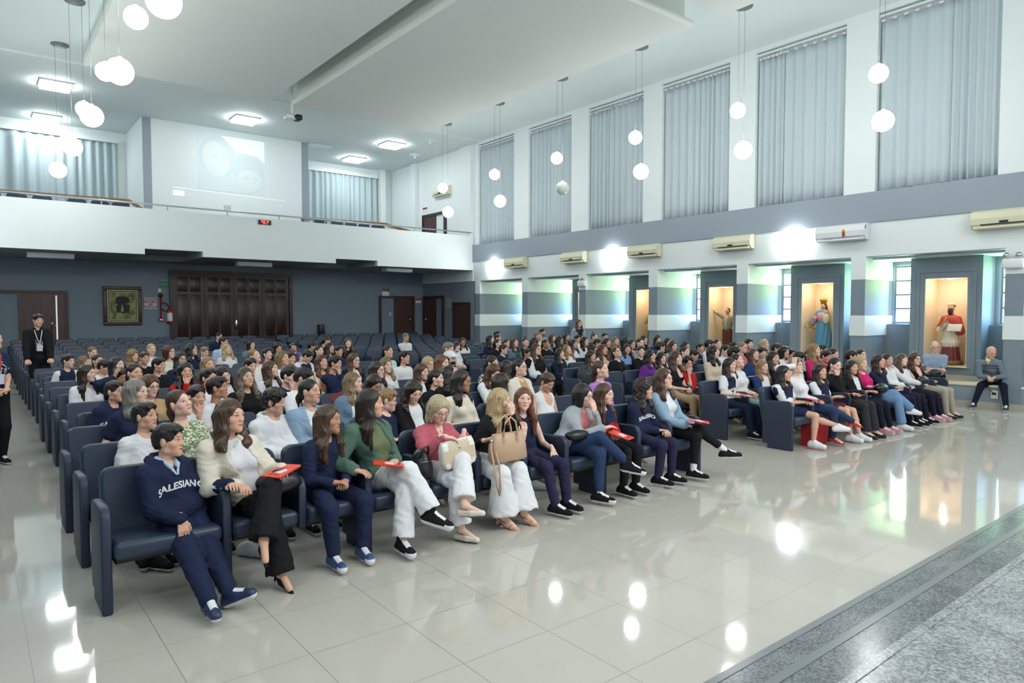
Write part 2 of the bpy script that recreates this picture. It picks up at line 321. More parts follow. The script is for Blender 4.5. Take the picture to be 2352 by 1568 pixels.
m=MB(); m.box((.3,YB-.07,.3),(.38,YB,2.45)); m.box((2.36,YB-.07,.3),(2.46,YB,2.45)); m.box((.3,YB-.07,2.45),(2.46,YB,2.55)); D=struct('door_2',m,M_fr)
l=MB(); l.box((1.18,YB-.045,.3),(2.36,YB-.005,2.45)); lf=l.build('door_leaf',M_wd2,D)
h=MB(); h.tube([(2.02,YB-.09,1.25),(2.02,YB-.09,1.75)],.014); h.ball((2.1,YB-.07,1.45),.03); h.build('door_handle',M_chrome,lf)
h=MB(); h.box((2.13,YB-.055,.35),(2.17,YB-.045,2.4)); h.build('door_gap',mat('light_slit',S(214,214,220),.4,emit=.6),lf)
m=MB(); m.box((13.37,YB-.07,.3),(13.47,YB,2.47)); m.box((14.95,YB-.07,.3),(15.05,YB,2.47)); m.box((13.37,YB-.07,2.47),(15.05,YB,2.57)); D=struct('door_3',m,M_fr)
l=MB(); l.box((14.07,YB-.045,.3),(14.95,YB-.005,2.47)); lf=l.build('door_leaf',M_wd2,D); h=MB(); h.tube([(14.8,YB-.09,1.3),(14.8,YB-.09,1.8)],.014); h.build('door_handle',M_chrome,lf)
m=MB(); m.box((XR-.07,24.0,.25),(XR,24.1,2.47)); m.box((XR-.07,25.5,.25),(XR,25.6,2.47)); m.box((XR-.07,24.0,2.47),(XR,25.6,2.57)); D=struct('door_4',m,M_fr)
l=MB(); l.box((XR-.045,24.6,.25),(XR-.005,25.5,2.47)); lf=l.build('door_leaf',M_wd2,D); h=MB(); h.tube([(XR-.09,25.35,1.3),(XR-.09,25.35,1.8)],.014); h.build('door_handle',M_chrome,lf)
m=MB(); m.box((XR-.06,22.1,.2),(XR,22.18,2.2)); m.box((XR-.06,23.22,.2),(XR,23.3,2.2)); m.box((XR-.06,22.1,2.2),(XR,23.3,2.28)); D=struct('door_5',m,M_fr)
l=MB(); l.box((XR-.04,22.18,.2),(XR-.005,23.22,2.2)); l.build('door_leaf',M_wd2,D)
m=MB(); m.box((XR-.03,23.85,4.3),(XR+.04,24.0,5.97)); m.box((XR-.03,25.6,4.3),(XR+.04,25.72,5.97)); m.box((XR-.03,23.85,5.97),(XR+.04,25.72,6.07)); D=struct('door_6',m,M_fr)
l=MB(); l.box((XR-.0,24.65,4.3),(XR+.035,25.6,5.97)); l.build('door_leaf',M_wd2,D)
# ------------------------------------------------------------ lamps
for i,y in enumerate((20.25,17.25,14.35,11.46,8.58,5.68)):
    for sx,xs,zs in (('right',(13.04,13.26),(6.2,5.39)),('left',(2.04,1.81),(6.21,5.38))):
        xc=13.2 if sx=='right' else 1.92
        can=MB(); can.lathe([(.001,0),(.2,0),(.19,-.03),(.001,-.035)],(xc,y,ZC),24)
        rk=['farthest','second farthest','third farthest','third nearest','second nearest','nearest'][i]
        tag(can.build('ceiling_canopy',M_wire),'round grey ceiling canopy of the %s globe pair on the %s'%(rk,sx),'lamp canopy','lamp canopies')
        for j in range(2):
            t=empty('globe_pendant',(xs[j],y,zs[j])); r_=.165 if j==0 else .19
            off=(sx=='right' and i==2 and j==1)
            tag(t,'round white globe pendant%s, %s of the %s pair hanging on the %s'%(', unlit' if off else '',['upper smaller','lower larger'][j],rk,sx),'pendant lamp','globe pendants')
            g=MB(); g.ball((0,0,0),r_,0,20); g.build('globe',M_globeoff if off else M_globe,t)
            g=MB(); g.tube([(0,0,r_-.01),(0,0,ZC-zs[j])],.0035,5); g.build('cable',M_wire,t)
            g=MB(); g.lathe([(.001,.03),(.03,.025),(.04,-.01),(.001,-.01)],(0,0,r_),12); g.build('cap',M_wplast,t)
for i,(x,y,lb) in enumerate([(2.1,23.6,'nearer, above left balcony seats'),(2.2,27.7,'farther, above left balcony curtain'),(7.45,23.8,'above the projection screen'),(13.0,23.8,'nearer, above right balcony seats'),(12.95,27.0,'farther, above right balcony curtain'),(7.45,1.5,'above the stage edge')]):
    t=empty('ceiling_light',(x,y,ZC-.05 if y>21.4 else ZC)); tag(t,'square white ceiling light %s'%lb,'ceiling light','square ceiling lights')
    m=MB(); m.box((-.4,-.4,-.05),(.4,.4,0),0,.01); m.build('frame',M_wplast,t); m=MB(); m.box((-.36,-.36,-.12),(.36,.36,-.05),0,.01); m.build('diffuser',M_lamp,t)
for i,(x,y) in enumerate([(1.85,23.3),(7.5,23.3),(12.75,23.0)]):
    t=empty('flush_light',(x,y,3.54)); tag(t,'unlit white box light under the balcony, %s'%['left end','above the dark double door','right end'][i],'ceiling light','box lights under the balcony')
    m=MB(); m.box((-.55,-.2,-.14),(.55,.2,0),0,.01); m.build('housing',M_white,t)
for i,y in enumerate((20.5,14.49,8.61,2.7)):
    for s,x,sg in (('right',XR,-1),('left',XL,1)):
        t=empty('wall_floodlight',(x,y,3.6)); tag(t,'glaring square floodlight on the %s wall beam, %s from the balcony'%(s,ordn[i]),'floodlight','beam floodlights')
        m=MB(); m.box((0,-.1,-.08),(sg*.07,.1,.08),0,.005); m.build('housing',M_wplast,t); m=MB(); m.box((sg*.07,-.19,-.15),(sg*.13,.19,.15),0); m.build('diffuser',M_flood,t)
        m=MB(); m.box((sg*.0,-.04,-.2),(sg*.04,.04,-.16)); m.build('bracket',M_wplast,t)

# ------------------------------------------------------------ air conditioners
def ac(yc,w_,h,lab,white=False,x=XR-.04,zc=3.65):
    t=empty('air_conditioner',(x,yc,zc)); tag(t,lab,'air conditioner','wall air conditioners'); m=M_wplast if white else M_ivory
    b=MB(); H=h/2
    prof=[(0,-H),(0,H),(-.1,H),(-.19,H*.75),(-.215,H*.1),(-.2,-H*.5),(-.12,-H*.97)]
    b.prism([(a,z) for a,z in prof],-w_/2,w_/2,1,0)
    # prism along y: coordinates are (x,z)
    b.build('casing',m,t)
    s=MB(); s.box((-.208,-w_*.42,-H*.62),(-.12,w_*.35,-H*.5)); s.build('air_slot',M_black if not white else mat('slot_grey',S(170,176,184),.4),t)
    l=MB(); l.box((-.207,-w_*.46,-H*.98),(-.1,w_*.46,-H*.74),0,.01); l.build('louvre',m,t)
    if not white:
        d=MB(); d.box((-.222,-.05,-H*.45),(-.2,.09,-H*.25),0,.004); d.build('display',M_black,t)
    else:
        d=MB(); d.tube([(-.224,-.1,.03),(-.2,-.1,.03)],.035,14); d.build('energy_label',mat('label_yellow',S(226,170,50),.5),t)
        d=MB(); d.box((-.222,-.125,-.1),(-.212,-.075,-.0)); d.build('energy_label',M_red,t)
        d=MB(); d.box((-.19,-w_/2-.002,.05),(-.14,-w_/2+.004,.12)); d.build('maker_sticker',mat('label_blue',S(40,110,190),.5),t)
    return t
for i,(y,w_,wh) in enumerate([(19.1,1.1,0),(16.1,1.05,0),(13.15,1.1,0),(10.2,1.1,0),(7.42,1.1,1),(4.3,1.15,0)]):
    ac(y,w_,.36,'%s split air conditioner on the right wall, %s'%('white newer' if wh else 'cream',['farthest one','second farthest','third farthest','directly left of the white one','with yellow and red energy label','nearest one, cut by picture edge'][i]),wh)
ac(24.1,1.2,.36,'cream air conditioner on the balcony side wall above the door',False,XR+.04,6.88)
# ------------------------------------------------------------ signs and small wall things on the back wall
def panel(name,lab,cat,x0,x1,z0,z1,m,th=.02,y=YB,kids=None):
    t=empty(name,((x0+x1)/2,y,(z0+z1)/2)); tag(t,lab,cat); b=MB(); b.box((-(x1-x0)/2,-th,-(z1-z0)/2),((x1-x0)/2,0,(z1-z0)/2)); b.build('board',m,t); return t
TX=Matrix.Rotation(R(90),4,'X')
def Tm(x,y,z): return Matrix.Translation((x,y,z))@TX
t=panel('exit_sign','small green SAIDA exit sign beside the dark double door','sign',5.12,5.44,2.72,2.95,mat('sign_green',S(52,120,84),.5)); text('lettering','SAÍDA',.1,Tm(0,-.022,0),mat('sign_mint',S(130,190,150),.5),t)
b=MB(); b.box((-.16,-.03,.115),(.16,0,.155)); b.build('lamp_housing',mat('sign_top',S(150,156,160),.5),t)
t=panel('occupancy_sign','white wall sign with red words LOTAÇÃO MÁXIMA 600 PESSOAS','sign',4.61,5.02,1.98,2.38,mat('sign_white',S(196,196,204),.5))
text('lettering','LOTAÇÃO\nMÁXIMA\n600\nPESSOAS',.092,Tm(0,-.022,0),mat('sign_red',S(150,60,70),.5),t,.003)
b=MB()
for a,c in (((-.2,-.023,.18),(.2,-.021,.19)),((-.2,-.023,-.19),(.2,-.021,-.18)),((-.2,-.023,-.19),(-.19,-.021,.19)),((.19,-.023,-.19),(.2,-.021,.19))): b.box(a,c)
b.build('border',mat('sign_red',S(150,60,70)),t)
t=panel('wall_socket','small white wall plate under the exit sign','wall plate',5.06,5.14,2.57,2.68,M_wplast)
t=panel('light_switch','small white light switch between the grey panels by the right back door','switch',13.86,13.93,1.75,1.88,M_wplast)
t=panel('notice_sign','small red and white notice right of the right back door','sign',15.14,15.4,2.28,2.46,M_wplast,.012); b=MB(); b.box((-.13,-.016,.03),(.13,-.012,.09)); b.build('heading',M_red,t)
t=empty('wall_notice',(XR,23.7,2.25)); tag(t,'pale rectangular notice between the two side doors under the balcony','sign'); b=MB(); b.box((-.02,-.16,-.2),(0,.16,.2)); b.build('sheet',mat('notice_grey',S(150,158,168),.5),t)
t=empty('balcony_notice',(XR+.04,25.55,6.3)); tag(t,'small red and white notice above the balcony door','sign'); b=MB(); b.box((-.01,-.18,-.1),(0,.18,.1)); b.build('sheet',M_wplast,t); b=MB(); b.box((-.014,-.18,.02),(-.01,.18,.1)); b.build('heading',M_red,t)
# hose-like pipe stand and extinguisher
t=empty('fire_extinguisher',(5.38,YB-.1,1.5)); tag(t,'red fire extinguisher with white label hanging left of the double door','fire extinguisher')
b=MB(); b.lathe([(.001,0),(.085,0),(.09,.03),(.09,.42),(.06,.5),(.025,.53),(.025,.56),(.001,.56)],(0,0,0),18); b.build('cylinder',M_red,t)
b=MB(); b.lathe([(.092,.08),(.092,.36)],(0,0,0),18); b.build('label',M_wplast,t)
b=MB(); b.tube([(0,0,.55),(-.08,-.02,.66),(-.2,-.02,.72),(-.28,-.01,.62),(-.25,0,.5),(-.14,-.02,.42)],.016,8); b.build('hose',M_black,t)
b=MB(); b.box((-.03,-.02,.56),(.09,.02,.6),0,.005); b.build('valve_handle',M_black,t)
t=empty('fire_pipe',(5.12,YB-.06,1.6)); tag(t,'thin red fire alarm pipe with round boxes left of the extinguisher','pipe'); b=MB(); b.tube([(0,0,0),(0,0,.85)],.025,8); b.build('pipe',M_red,t); b=MB(); b.tube([(0,-.03,.85),(0,.05,.85)],.07,14); b.build('alarm_box',mat('dark_red',S(70,20,24),.4),t); b=MB(); b.tube([(0,-.04,.03),(0,.05,.03)],.07,14); b.build('call_point',M_red,t); b=MB(); b.box((-.05,-.045,.0),(.05,-.04,.05)); b.build('call_label',M_wplast,t)
# painting
t=empty('framed_painting',(3.98,YB,2.09)); tag(t,'framed painting of a dark doorway in yellow-green stone, gilt frame','painting')
b=MB(); 
for a,c in (((-.56,-.08,.52),(.56,0,.64)),((-.56,-.08,-.64),(.56,0,-.52)),((-.56,-.079,-.52),(-.44,0,.52)),((.44,-.079,-.52),(.56,0,.52))): b.box(a,c,0,.02)
b.build('frame',wood_mat('gilt_wood',S(48,32,20),S(96,70,36),.4,10),t)
b=MB()
for s_,z in ((1,.0),): 
    for a,c in (((-.45,-.06,.44),(.45,-.01,.53)),((-.45,-.06,-.53),(.45,-.01,-.44)),((-.45,-.06,-.44),(-.37,-.01,.44)),((.37,-.06,-.44),(.45,-.01,.44))): b.box(a,c)
b.build('mount',mat('mount_ivory',S(200,194,168),.6),t)
b=MB()
for a,c in (((-.4,-.066,.46),(.4,-.06,.49)),((-.4,-.066,-.49),(.4,-.06,-.46)),((-.41,-.066,-.49),(-.385,-.06,.49)),((.385,-.066,-.49),(.41,-.06,.49))): b.box(a,c)
b.build('inner_border',mat('border_black',S(26,26,28),.5),t)
mp_,Np,bp_=new_mat('painted_stone',.6); tc=Np.n('TexCoord'); v=Np.n('TexNoise'); v.inputs['Scale'].default_value=5; v.inputs['Detail'].default_value=6; Np.nt.links.new(tc.outputs['Object'],v.inputs['Vector'])
Np.put(Np.mix(Np.step(v.outputs['Fac'],.35,.65),S(84,98,44),S(164,160,92)),bp_.inputs['Base Color'])
b=MB(); b.box((-.37,-.02,-.44),(.37,-.01,.44)); b.build('canvas',mp_,t)
b=MB(); b.prism([(-.18,-.22),(-.2,.24),(-.15,.3),(.14,.3),(.2,.24),(.2,-.24)],-.024,-.02,1); b.build('painted_doorway',mat('paint_navy',S(22,26,38),.6),t)
b=MB(); b.prism([(-.05,-.2),(-.02,.06),(.0,.0),(.03,-.18)],-.027,-.024,1); b.prism([(-.2,.02),(-.15,.02),(-.15,.06),(-.2,.06)],-.027,-.024,1); b.prism([(.13,.04),(.19,.04),(.19,.09),(.13,.09)],-.027,-.024,1); b.build('painted_highlights',mat('paint_straw',S(170,168,96),.6),t)
# digital clock on the balcony front
t=empty('digital_clock',(7.41,YF,4.72)); tag(t,'black digital clock with red digits on balcony front','clock'); b=MB(); b.box((-.2,-.04,-.07),(.2,0,.07),0,.006); b.build('case',M_black,t)
text('digits','7:55 19',.085,Tm(0,-.042,.02),mat('led_red',S(255,40,30),.4,emit=4,emcol=(1,.06,.03)),t,.002); text('digits','19 05  24',.04,Tm(0,-.042,-.04),mat('led_red',S(255,40,30)),t,.001)
# emergency lights
for (x,y,z,rz,lb) in ((XR-.02,4.2,2.86,R(-90),'on the nearest fin by the right picture edge'),(XR-.02,15.78,2.86,R(-90),'on the fin above the standing woman'),(13.65,YB,2.72,0,'on the back wall above the right back door')):
    t=empty('emergency_light',(x,y,z),rz); tag(t,'white twin-spot emergency light %s'%lb,'emergency light','emergency lights')
    b=MB(); b.box((-.17,-.11,-.16),(.17,0,.03),0,.03); b.build('battery_box',M_wplast,t)
    for s in (-1,1):
        b=MB(); b.tube([(s*.1,-.05,.03),(s*.1,-.05,.07)],.012,6); b.tube([(s*.1,-.0,.09),(s*.1,-.06,.09),(s*.1,-.1,.085)],[.02,.045,.055],12); b.build('spot_head',M_chrome,t)
# projector on its pole
t=empty('projector',(7.53,19.75,7.55)); tag(t,'black and white projector on a white pole hanging from the ceiling groove','projector'); b=MB(); b.tube([(0,0,.1),(0,0,.9)],.035,10); b.build('pole',M_white,t)
b=MB(); b.box((-.2,-.16,-.06),(.2,.16,.06),0,.02); b.build('body',M_wplast,t); b=MB(); b.box((.06,-.2,-.07),(.24,.14,.08),0,.03); b.tube([(.05,-.15,0),(.05,-.2,0)],.05,14); b.build('lens_block',M_black,t); b=MB(); b.tube([(-.1,0,.05),(0,0,.14),(.1,0,.05)],.012,6); b.build('mount_bracket',M_black,t)
for (x,y,lb) in ((13.8,22.3,'beyond the right ceiling panel corner'),(14.6,24.8,'over the right balcony')):
    t=empty('ceiling_vent',(x,y,8.4)); tag(t,'small pale ceiling fitting %s'%lb,'ceiling fitting'); b=MB(); b.box((-.18,-.14,-.05),(.18,.14,0),0,.01); b.prism([(-.05,-.05),(.05,-.05),(.02,-.16)],-.05,.05,1); b.build('cover',M_white,t)
t=empty('ceiling_grille',(10.9,25.9,8.4)); tag(t,'pale ceiling air grille right of the projection screen','air grille'); b=MB(); b.box((-.45,-.25,-.02),(.45,.25,0)); 
for j in range(7): b.box((-.4,-.2+j*.06,-.035),(.4,-.18+j*.06,-.02))
b.build('grille',M_white,t)
# projected picture and player bar (a video shown on the white wall)
t=empty('projected_picture',(7.56,YB,7.4)); tag(t,'pale projected video frame on the white wall with player bar below','projection')
b=MB(); b.box((-1.16,-.006,-1.2),(1.17,-.002,.79)); b.build('video_frame',mat('projection_grey',S(206,220,220),.6,emit=.12,emcol=(.8,.92,.95)),t)
def blob(n,cx,cz,rx,rz,y,m,rot=0):
    b=MB(); pts=[(cx+rx*math.cos(a)*math.cos(rot)-rz*math.sin(a)*math.sin(rot),cz+rx*math.cos(a)*math.sin(rot)+rz*math.sin(a)*math.cos(rot)) for a in [2*math.pi*i/28 for i in range(28)]]; b.prism(pts,y-.001,y,1); b.build(n,m,t)
b=MB(); b.prism([(-.35,.77),(1.16,.77),(1.16,-.02),(.9,.2),(.3,.25),(.1,.3)],-.008,-.006,1); b.build('bright_background',mat('projection_bright',S(226,244,244),.6,emit=.3,emcol=(.85,1,1)),t)
Mh=mat('projection_hair',S(203,216,217),.6,emit=.11,emcol=(.8,.9,.95)); Mf=mat('projection_face',S(209,220,220),.6,emit=.14,emcol=(.9,.92,.9))
blob('hair_area',-.5,.0,.6,.74,-.0095,Mh,.2); blob('face_area',-.56,-.08,.44,.64,-.0105,Mf,.2); blob('hair_area',.56,-.32,.58,.46,-.0115,Mh); blob('face_area',.6,-.72,.44,.40,-.0125,Mf)
for cx,cz in ((-.62,.0),(-.25,.05),(.5,-.62),(.85,-.62)): blob('eye_area',cx,cz,.09,.04,-.0135,Mh)
0 and blob('mouth_area',-.38,-.45,.16,.05,-.0135,mat('projection_bright',S(226,244,244))); 
b=MB(); b.prism([(-2.0,-1.22),(1.95,-1.31),(1.95,-1.322),(-2.0,-1.235)],-.006,-.002,1); b.build('progress_bar',mat('projection_line',S(236,248,248),.6,emit=.5),t)
b=MB(); b.box((-1.97,-.012,-1.5),(-1.62,-.004,-1.33),0,.08); b.build('player_button',mat('projection_line',S(236,248,248)),t)
for x in (-1.45,-1.32,1.35,1.6,1.75): blob('player_icon',x,-1.42-(.1 if x>0 else 0),.02,.02,-.005,mat('projection_line',S(236,248,248)))
t=panel('wall_plate','small grey plate low on the projection wall','wall plate',7.25,7.5,5.5,5.72,mat('plate_grey',S(190,200,206),.6),.004)
t=empty('wall_outlet',(XR-.016,4.45,.28)); tag(t,'white electrical outlet with grey cable on the bench front, right edge','outlet'); b=MB(); b.box((-.012,-.06,-.08),(0,.06,.08),0,.005); b.build('plate',M_wplast,t); b=MB(); b.tube([(-.03,0,.02),(-.035,.05,.08),(-.03,.14,.2),(-.02,.2,.3)],.005,6); b.box((-.04,-.03,-.0),(-.012,.03,.04)); b.build('cable',M_black,t)
t=empty('wall_speaker',(10.8,YB-.12,1.2)); tag(t,'small black speaker standing behind the last row of seats','speaker'); b=MB(); b.box((-.11,-.1,-.2),(.11,.1,.2),0,.01); b.build('cabinet',M_black,t)
# ------------------------------------------------------------ auditorium chairs
def rounded_slab(w_,h,th,rt,rb,seg=5):
    pts=[]
    for cx,cz,r_,a0 in ((w_/2-rt,h-rt,rt,0),(-w_/2+rt,h-rt,rt,90),(-w_/2+rb,rb,rb,180),(w_/2-rb,rb,rb,270)):
        for i in range(seg+1): a=R(a0+90*i/seg); pts.append((cx+r_*math.cos(a),cz+r_*math.sin(a)))
    return pts
def chair_meshes(W_):
    out={}
    bm_=MB(); P=rounded_slab(W_-.065,.50,.08,.07,.02)
    n=len(P)
    def ring(y,sc): return [(x*sc,y,.28+(z-.28)*sc) for x,z in P]
    L=[ring(.0,.93),ring(.012,.985),ring(.03,1),ring(.065,1),ring(.08,.98),ring(.09,.93)]
    vs_=[v for r_ in L for v in r_]; fs=[(i*n+j,i*n+(j+1)%n,(i+1)*n+(j+1)%n,(i+1)*n+j) for i in range(5) for j in range(n)]
    bm_.add(vs_,fs,0,True); bm_.add(L[0],[tuple(range(n))],0); bm_.add(L[-1],[tuple(range(n))[::-1]],0)
    M=Matrix.Translation((0,.40,.335))@Matrix.Rotation(R(-9),4,'X'); bm_.v=[tuple(M@Vector(v)) for v in bm_.v]; out['backrest']=bm_
    s=MB(); s.box((-(W_-.07)/2,-.03,.33),((W_-.07)/2,.43,.445),0,.04,seg=4)
    s.v=[(x,y,z-(.03*(y)/.4) if z>.3 else z) for x,y,z in s.v]; out['seat']=s
    h=MB(); h.box((-(W_-.1)/2,.06,.29),((W_-.1)/2,.4,.335),0,.01); out['seat_pan']=h
    return out
def side_panel(full):
    s=MB(); z0=0 if full else .3
    pr=[(0,.0 if full else .3),(.0,.60),(.03,.65),(.07,.668),(.36,.655),(.42,.62),(.44,.3)]
    pr+= [(.44,.06),(.36,.06),(.36,.0)] if full else []
    s.prism(pr,-.03,.03,0,0); bm=bmesh.new(); me=bpy.data.meshes.new('t'); me.from_pydata(s.v,[],s.f); bm.from_mesh(me); bmesh.ops.remove_doubles(bm,verts=bm.verts,dist=1e-5); bmesh.ops.bevel(bm,geom=[e for e in bm.edges if len(e.link_faces)==2 and e.calc_face_angle(0)>R(60)],offset=.014,segments=3,affect='EDGES',profile=.5); q=MB(); q.bm(bm,0,None,True); return q
CM={}
def cmesh(key,mb,m):
    if key not in CM:
        o=mb.build(key[0],m); CM[key]=o.data; bpy.data.objects.remove(o)
    return CM[key]
def auditorium_chair(x,y,W_,full_l,right,lab,z=0):
    t=empty('auditorium_chair',(x,y,z)); tag(t,lab,'chair','navy auditorium chairs in rows'); wk=round(W_,3)
    if ('seat',wk) not in CM:
        c_=chair_meshes(W_)
        for k_ in c_: cmesh((k_,wk),c_[k_],M_vinyl if k_!='seat_pan' else M_black)
    for k_ in ('seat','backrest','seat_pan'): link(k_,CM[(k_,wk)],t)
    for fl_ in (True,False):
        if ('side_panel',fl_) not in CM: cmesh(('side_panel',fl_),side_panel(fl_),M_vinylp)
    link('side_panel',CM[('side_panel',full_l)],t,(-W_/2+.0,0,0))
    if right: link('side_panel',CM[('side_panel',True)],t,(W_/2,0,0))
    return t
ORD=['first','second','third','fourth','fifth','sixth','seventh','eighth','ninth','tenth','eleventh','twelfth','thirteenth','fourteenth','fifteenth','sixteenth','seventeenth','eighteenth','nineteenth','twentieth']
def seat_rows():
    out=[]
    for k in range(20):
        yk=4.76+1.013*k
        if k<8:
            x0=.62 if k<=2 else .80
            row=[((x0+1.33)/2,1.33-x0)]+[(1.33+.524*(j+.5),.524) for j in range(10)]
        else: row=[(.87+.545*(j+.5),.545) for j in range(11 if k<13 else 13)]
        for i,(x,w_) in enumerate(row): out.append((1,k,i,x,w_,yk,i in (0,1,3,6,8),i==len(row)-1))
        n=10 if k<8 else 11
        for i in range(n): out.append((2,k,i,8.62+.541*(i+.5),.541,yk,i in (0,2,5,7),i==n-1))
    return out
def build_chairs():
    SP={k_:side_panel(k_) for k_ in (True,False)}
    rest=[]
    for b,k,i,x,w_,yk,fl_,rt in seat_rows():
        if (b,k,i) in HIDE: continue
        if (b,k,i) in REST: rest.append((x,yk,w_,fl_,rt)); continue
        lab='navy padded auditorium chair, %s row of the %s block, %s seat from its left end'%(ORD[k],'left' if b==1 else 'right',ORD[i])
        auditorium_chair(x,yk,w_,fl_,rt,lab,fz(yk))
    mb=MB()
    for x,yk,w_,fl_,rt in rest:
        c_=chair_meshes(w_)
        def put(m,dx,mi): o=len(mb.v); mb.v+=[(a+x+dx,b_+yk,c__+fz(yk)) for a,b_,c__ in m.v]; mb.f+=[tuple(i+o for i in f) for f in m.f]; mb.m+=[mi]*len(m.f); mb.sm+=m.sm
        put(c_['seat'],0,0); put(c_['backrest'],0,0); put(SP[fl_],-w_/2,1)
        if rt: put(SP[True],w_/2,1)
    if rest: o=mb.build('auditorium_chairs',[M_vinyl,M_vinylp]); tag(o,'remaining navy auditorium chairs mostly hidden behind the seated people','chairs',None,'stuff')
    for j,(x,z) in enumerate([(.55,4.62),(1.15,4.62),(1.75,4.62),(2.6,4.62),(3.2,4.62),(3.75,4.62),(10.2,4.62),(10.85,4.62),(11.4,4.62),(11.95,4.62),(12.5,4.62)]):
        t=auditorium_chair(x,23.6,.545,True,j in(5,10),'dark blue balcony chair, %s from the left on the %s side of the screen'%(ORD[j] if j<6 else ORD[j-6],'left' if j<6 else 'right'),4.43)
        t['group']='balcony chairs'
HIDE=set(); REST=set()

# ------------------------------------------------------------ smooth solids -> quad meshes
def V(*a): return np.array(a,float)
class SDF:
    def __init__(s): s.p=[]; s.noise=None
    def cap(s,a,b,ra,rb=None,k=.02,sub=False):
        a=np.asarray(a,float); b=np.asarray(b,float); rb=ra if rb is None else rb; m=max(ra,rb)
        s.p.append(('c',a,b,ra,rb,k,sub,np.minimum(a,b)-m,np.maximum(a,b)+m)); return s
    def ell(s,c,r,Rm=None,k=.02,sub=False):
        c=np.asarray(c,float); r=np.asarray(r,float); m=r.max() if Rm is not None else r
        s.p.append(('e',c,r,Rm,None,k,sub,c-m,c+m)); return s
    def ball(s,c,r,k=.02,sub=False): return s.cap(c,c,r,r,k,sub)
    def mesh(s,h,lo=None,hi=None):
        L=np.min([p[7] for p in s.p if not p[6]],0)-2.2*h-.01; Hh=np.max([p[8] for p in s.p if not p[6]],0)+2.2*h+.01
        if lo is not None: L=np.maximum(L,lo)
        if hi is not None: Hh=np.minimum(Hh,hi)
        n=np.ceil((Hh-L)/h).astype(int)+1; ax=[(L[i]+h*np.arange(n[i])).astype(np.float32) for i in range(3)]
        D=np.full(n,.5,np.float32)
        for t,a,b,c,d_,k,sub,l0,h0 in s.p:
            mg=k+2.5*h
            i0=np.maximum(0,np.floor((l0-mg-L)/h).astype(int)); i1=np.minimum(n,np.ceil((h0+mg-L)/h).astype(int)+1)
            if (i1<=i0).any(): continue
            X=ax[0][i0[0]:i1[0],None,None]; Y=ax[1][None,i0[1]:i1[1],None]; Z=ax[2][None,None,i0[2]:i1[2]]
            if t=='c':
                ab=b-a; q=float(ab@ab); x=X-a[0]; y=Y-a[1]; z=Z-a[2]
                if q>1e-12:
                    tt=np.clip((x*ab[0]+y*ab[1]+z*ab[2])/q,0,1); d=np.sqrt((x-tt*ab[0])**2+(y-tt*ab[1])**2+(z-tt*ab[2])**2)-(c+(d_-c)*tt)
                else: d=np.sqrt(x*x+y*y+z*z)-c
            else:
                x=X-a[0]; y=Y-a[1]; z=Z-a[2]
                if c is not None: x,y,z=[c[0,i]*x+c[1,i]*y+c[2,i]*z for i in range(3)]
                u=np.sqrt((x/b[0])**2+(y/b[1])**2+(z/b[2])**2)+1e-6; w=np.sqrt((x/b[0]**2)**2+(y/b[1]**2)**2+(z/b[2]**2)**2)+1e-6; d=u*(u-1)/w
            sl=(slice(i0[0],i1[0]),slice(i0[1],i1[1]),slice(i0[2],i1[2])); o=D[sl]
            if sub: o=-o
            hh=np.maximum(k-np.abs(o-d),0)/max(k,1e-6); r_=np.minimum(o,d)-hh*hh*k*.25
            D[sl]=-r_ if sub else r_
        if s.noise is not None: D+=s.noise(ax[0][:,None,None],ax[1][None,:,None],ax[2][None,None,:])
        D[0]=D[-1]=.01; D[:,0]=D[:,-1]=.01; D[:,:,0]=D[:,:,-1]=.01
        return nets(D,L,h)
CO=[(i,j,k) for i in (0,1) for j in (0,1) for k in (0,1)]
ED=[(a,b) for a in range(8) for b in range(a+1,8) if sum(abs(CO[a][i]-CO[b][i]) for i in range(3))==1]
def nets(D,L,h):
    n=D.shape; c=[D[i:n[0]-1+i,j:n[1]-1+j,k:n[2]-1+k] for i,j,k in CO]
    ins=np.zeros(c[0].shape,np.int8)
    for q in c: ins+=(q<0)
    cell=(ins>0)&(ins<8); idx=np.full(cell.shape,-1,np.int64); N=int(cell.sum()); idx[cell]=np.arange(N); ijk=np.argwhere(cell)
    v=np.stack([q[cell] for q in c],1); acc=np.zeros((N,3)); cnt=np.zeros(N)
    for a,b in ED:
        va,vb=v[:,a],v[:,b]; m=(va<0)!=(vb<0); t=va[m]/(va[m]-vb[m]); pa=np.array(CO[a],float); pb=np.array(CO[b],float)
        acc[m]+=pa+t[:,None]*(pb-pa); cnt[m]+=1
    P=(ijk+acc/cnt[:,None])*h+L; s=D<0; F=[]
    for ax_ in range(3):
        o1,o2=[(1,2),(2,0),(0,1)][ax_]
        a=s; sl0=[slice(None)]*3; sl1=[slice(None)]*3; sl0[ax_]=slice(0,-1); sl1[ax_]=slice(1,None)
        e=a[tuple(sl0)]!=a[tuple(sl1)]; q=np.argwhere(e); q=q[(q[:,o1]>0)&(q[:,o2]>0)&(q[:,o1]<n[o1]-1)&(q[:,o2]<n[o2]-1)]
        if not len(q): continue
        def I(d1,d2):
            r=q.copy(); r[:,o1]-=d1; r[:,o2]-=d2; return idx[r[:,0],r[:,1],r[:,2]]
        f=np.stack([I(1,1),I(0,1),I(0,0),I(1,0)],1); neg=s[q[:,0],q[:,1],q[:,2]]; f[~neg]=f[~neg][:,::-1]; F.append(f)
    F=np.concatenate(F) if F else np.zeros((0,4),int); return P,F[(F>=0).all(1)]
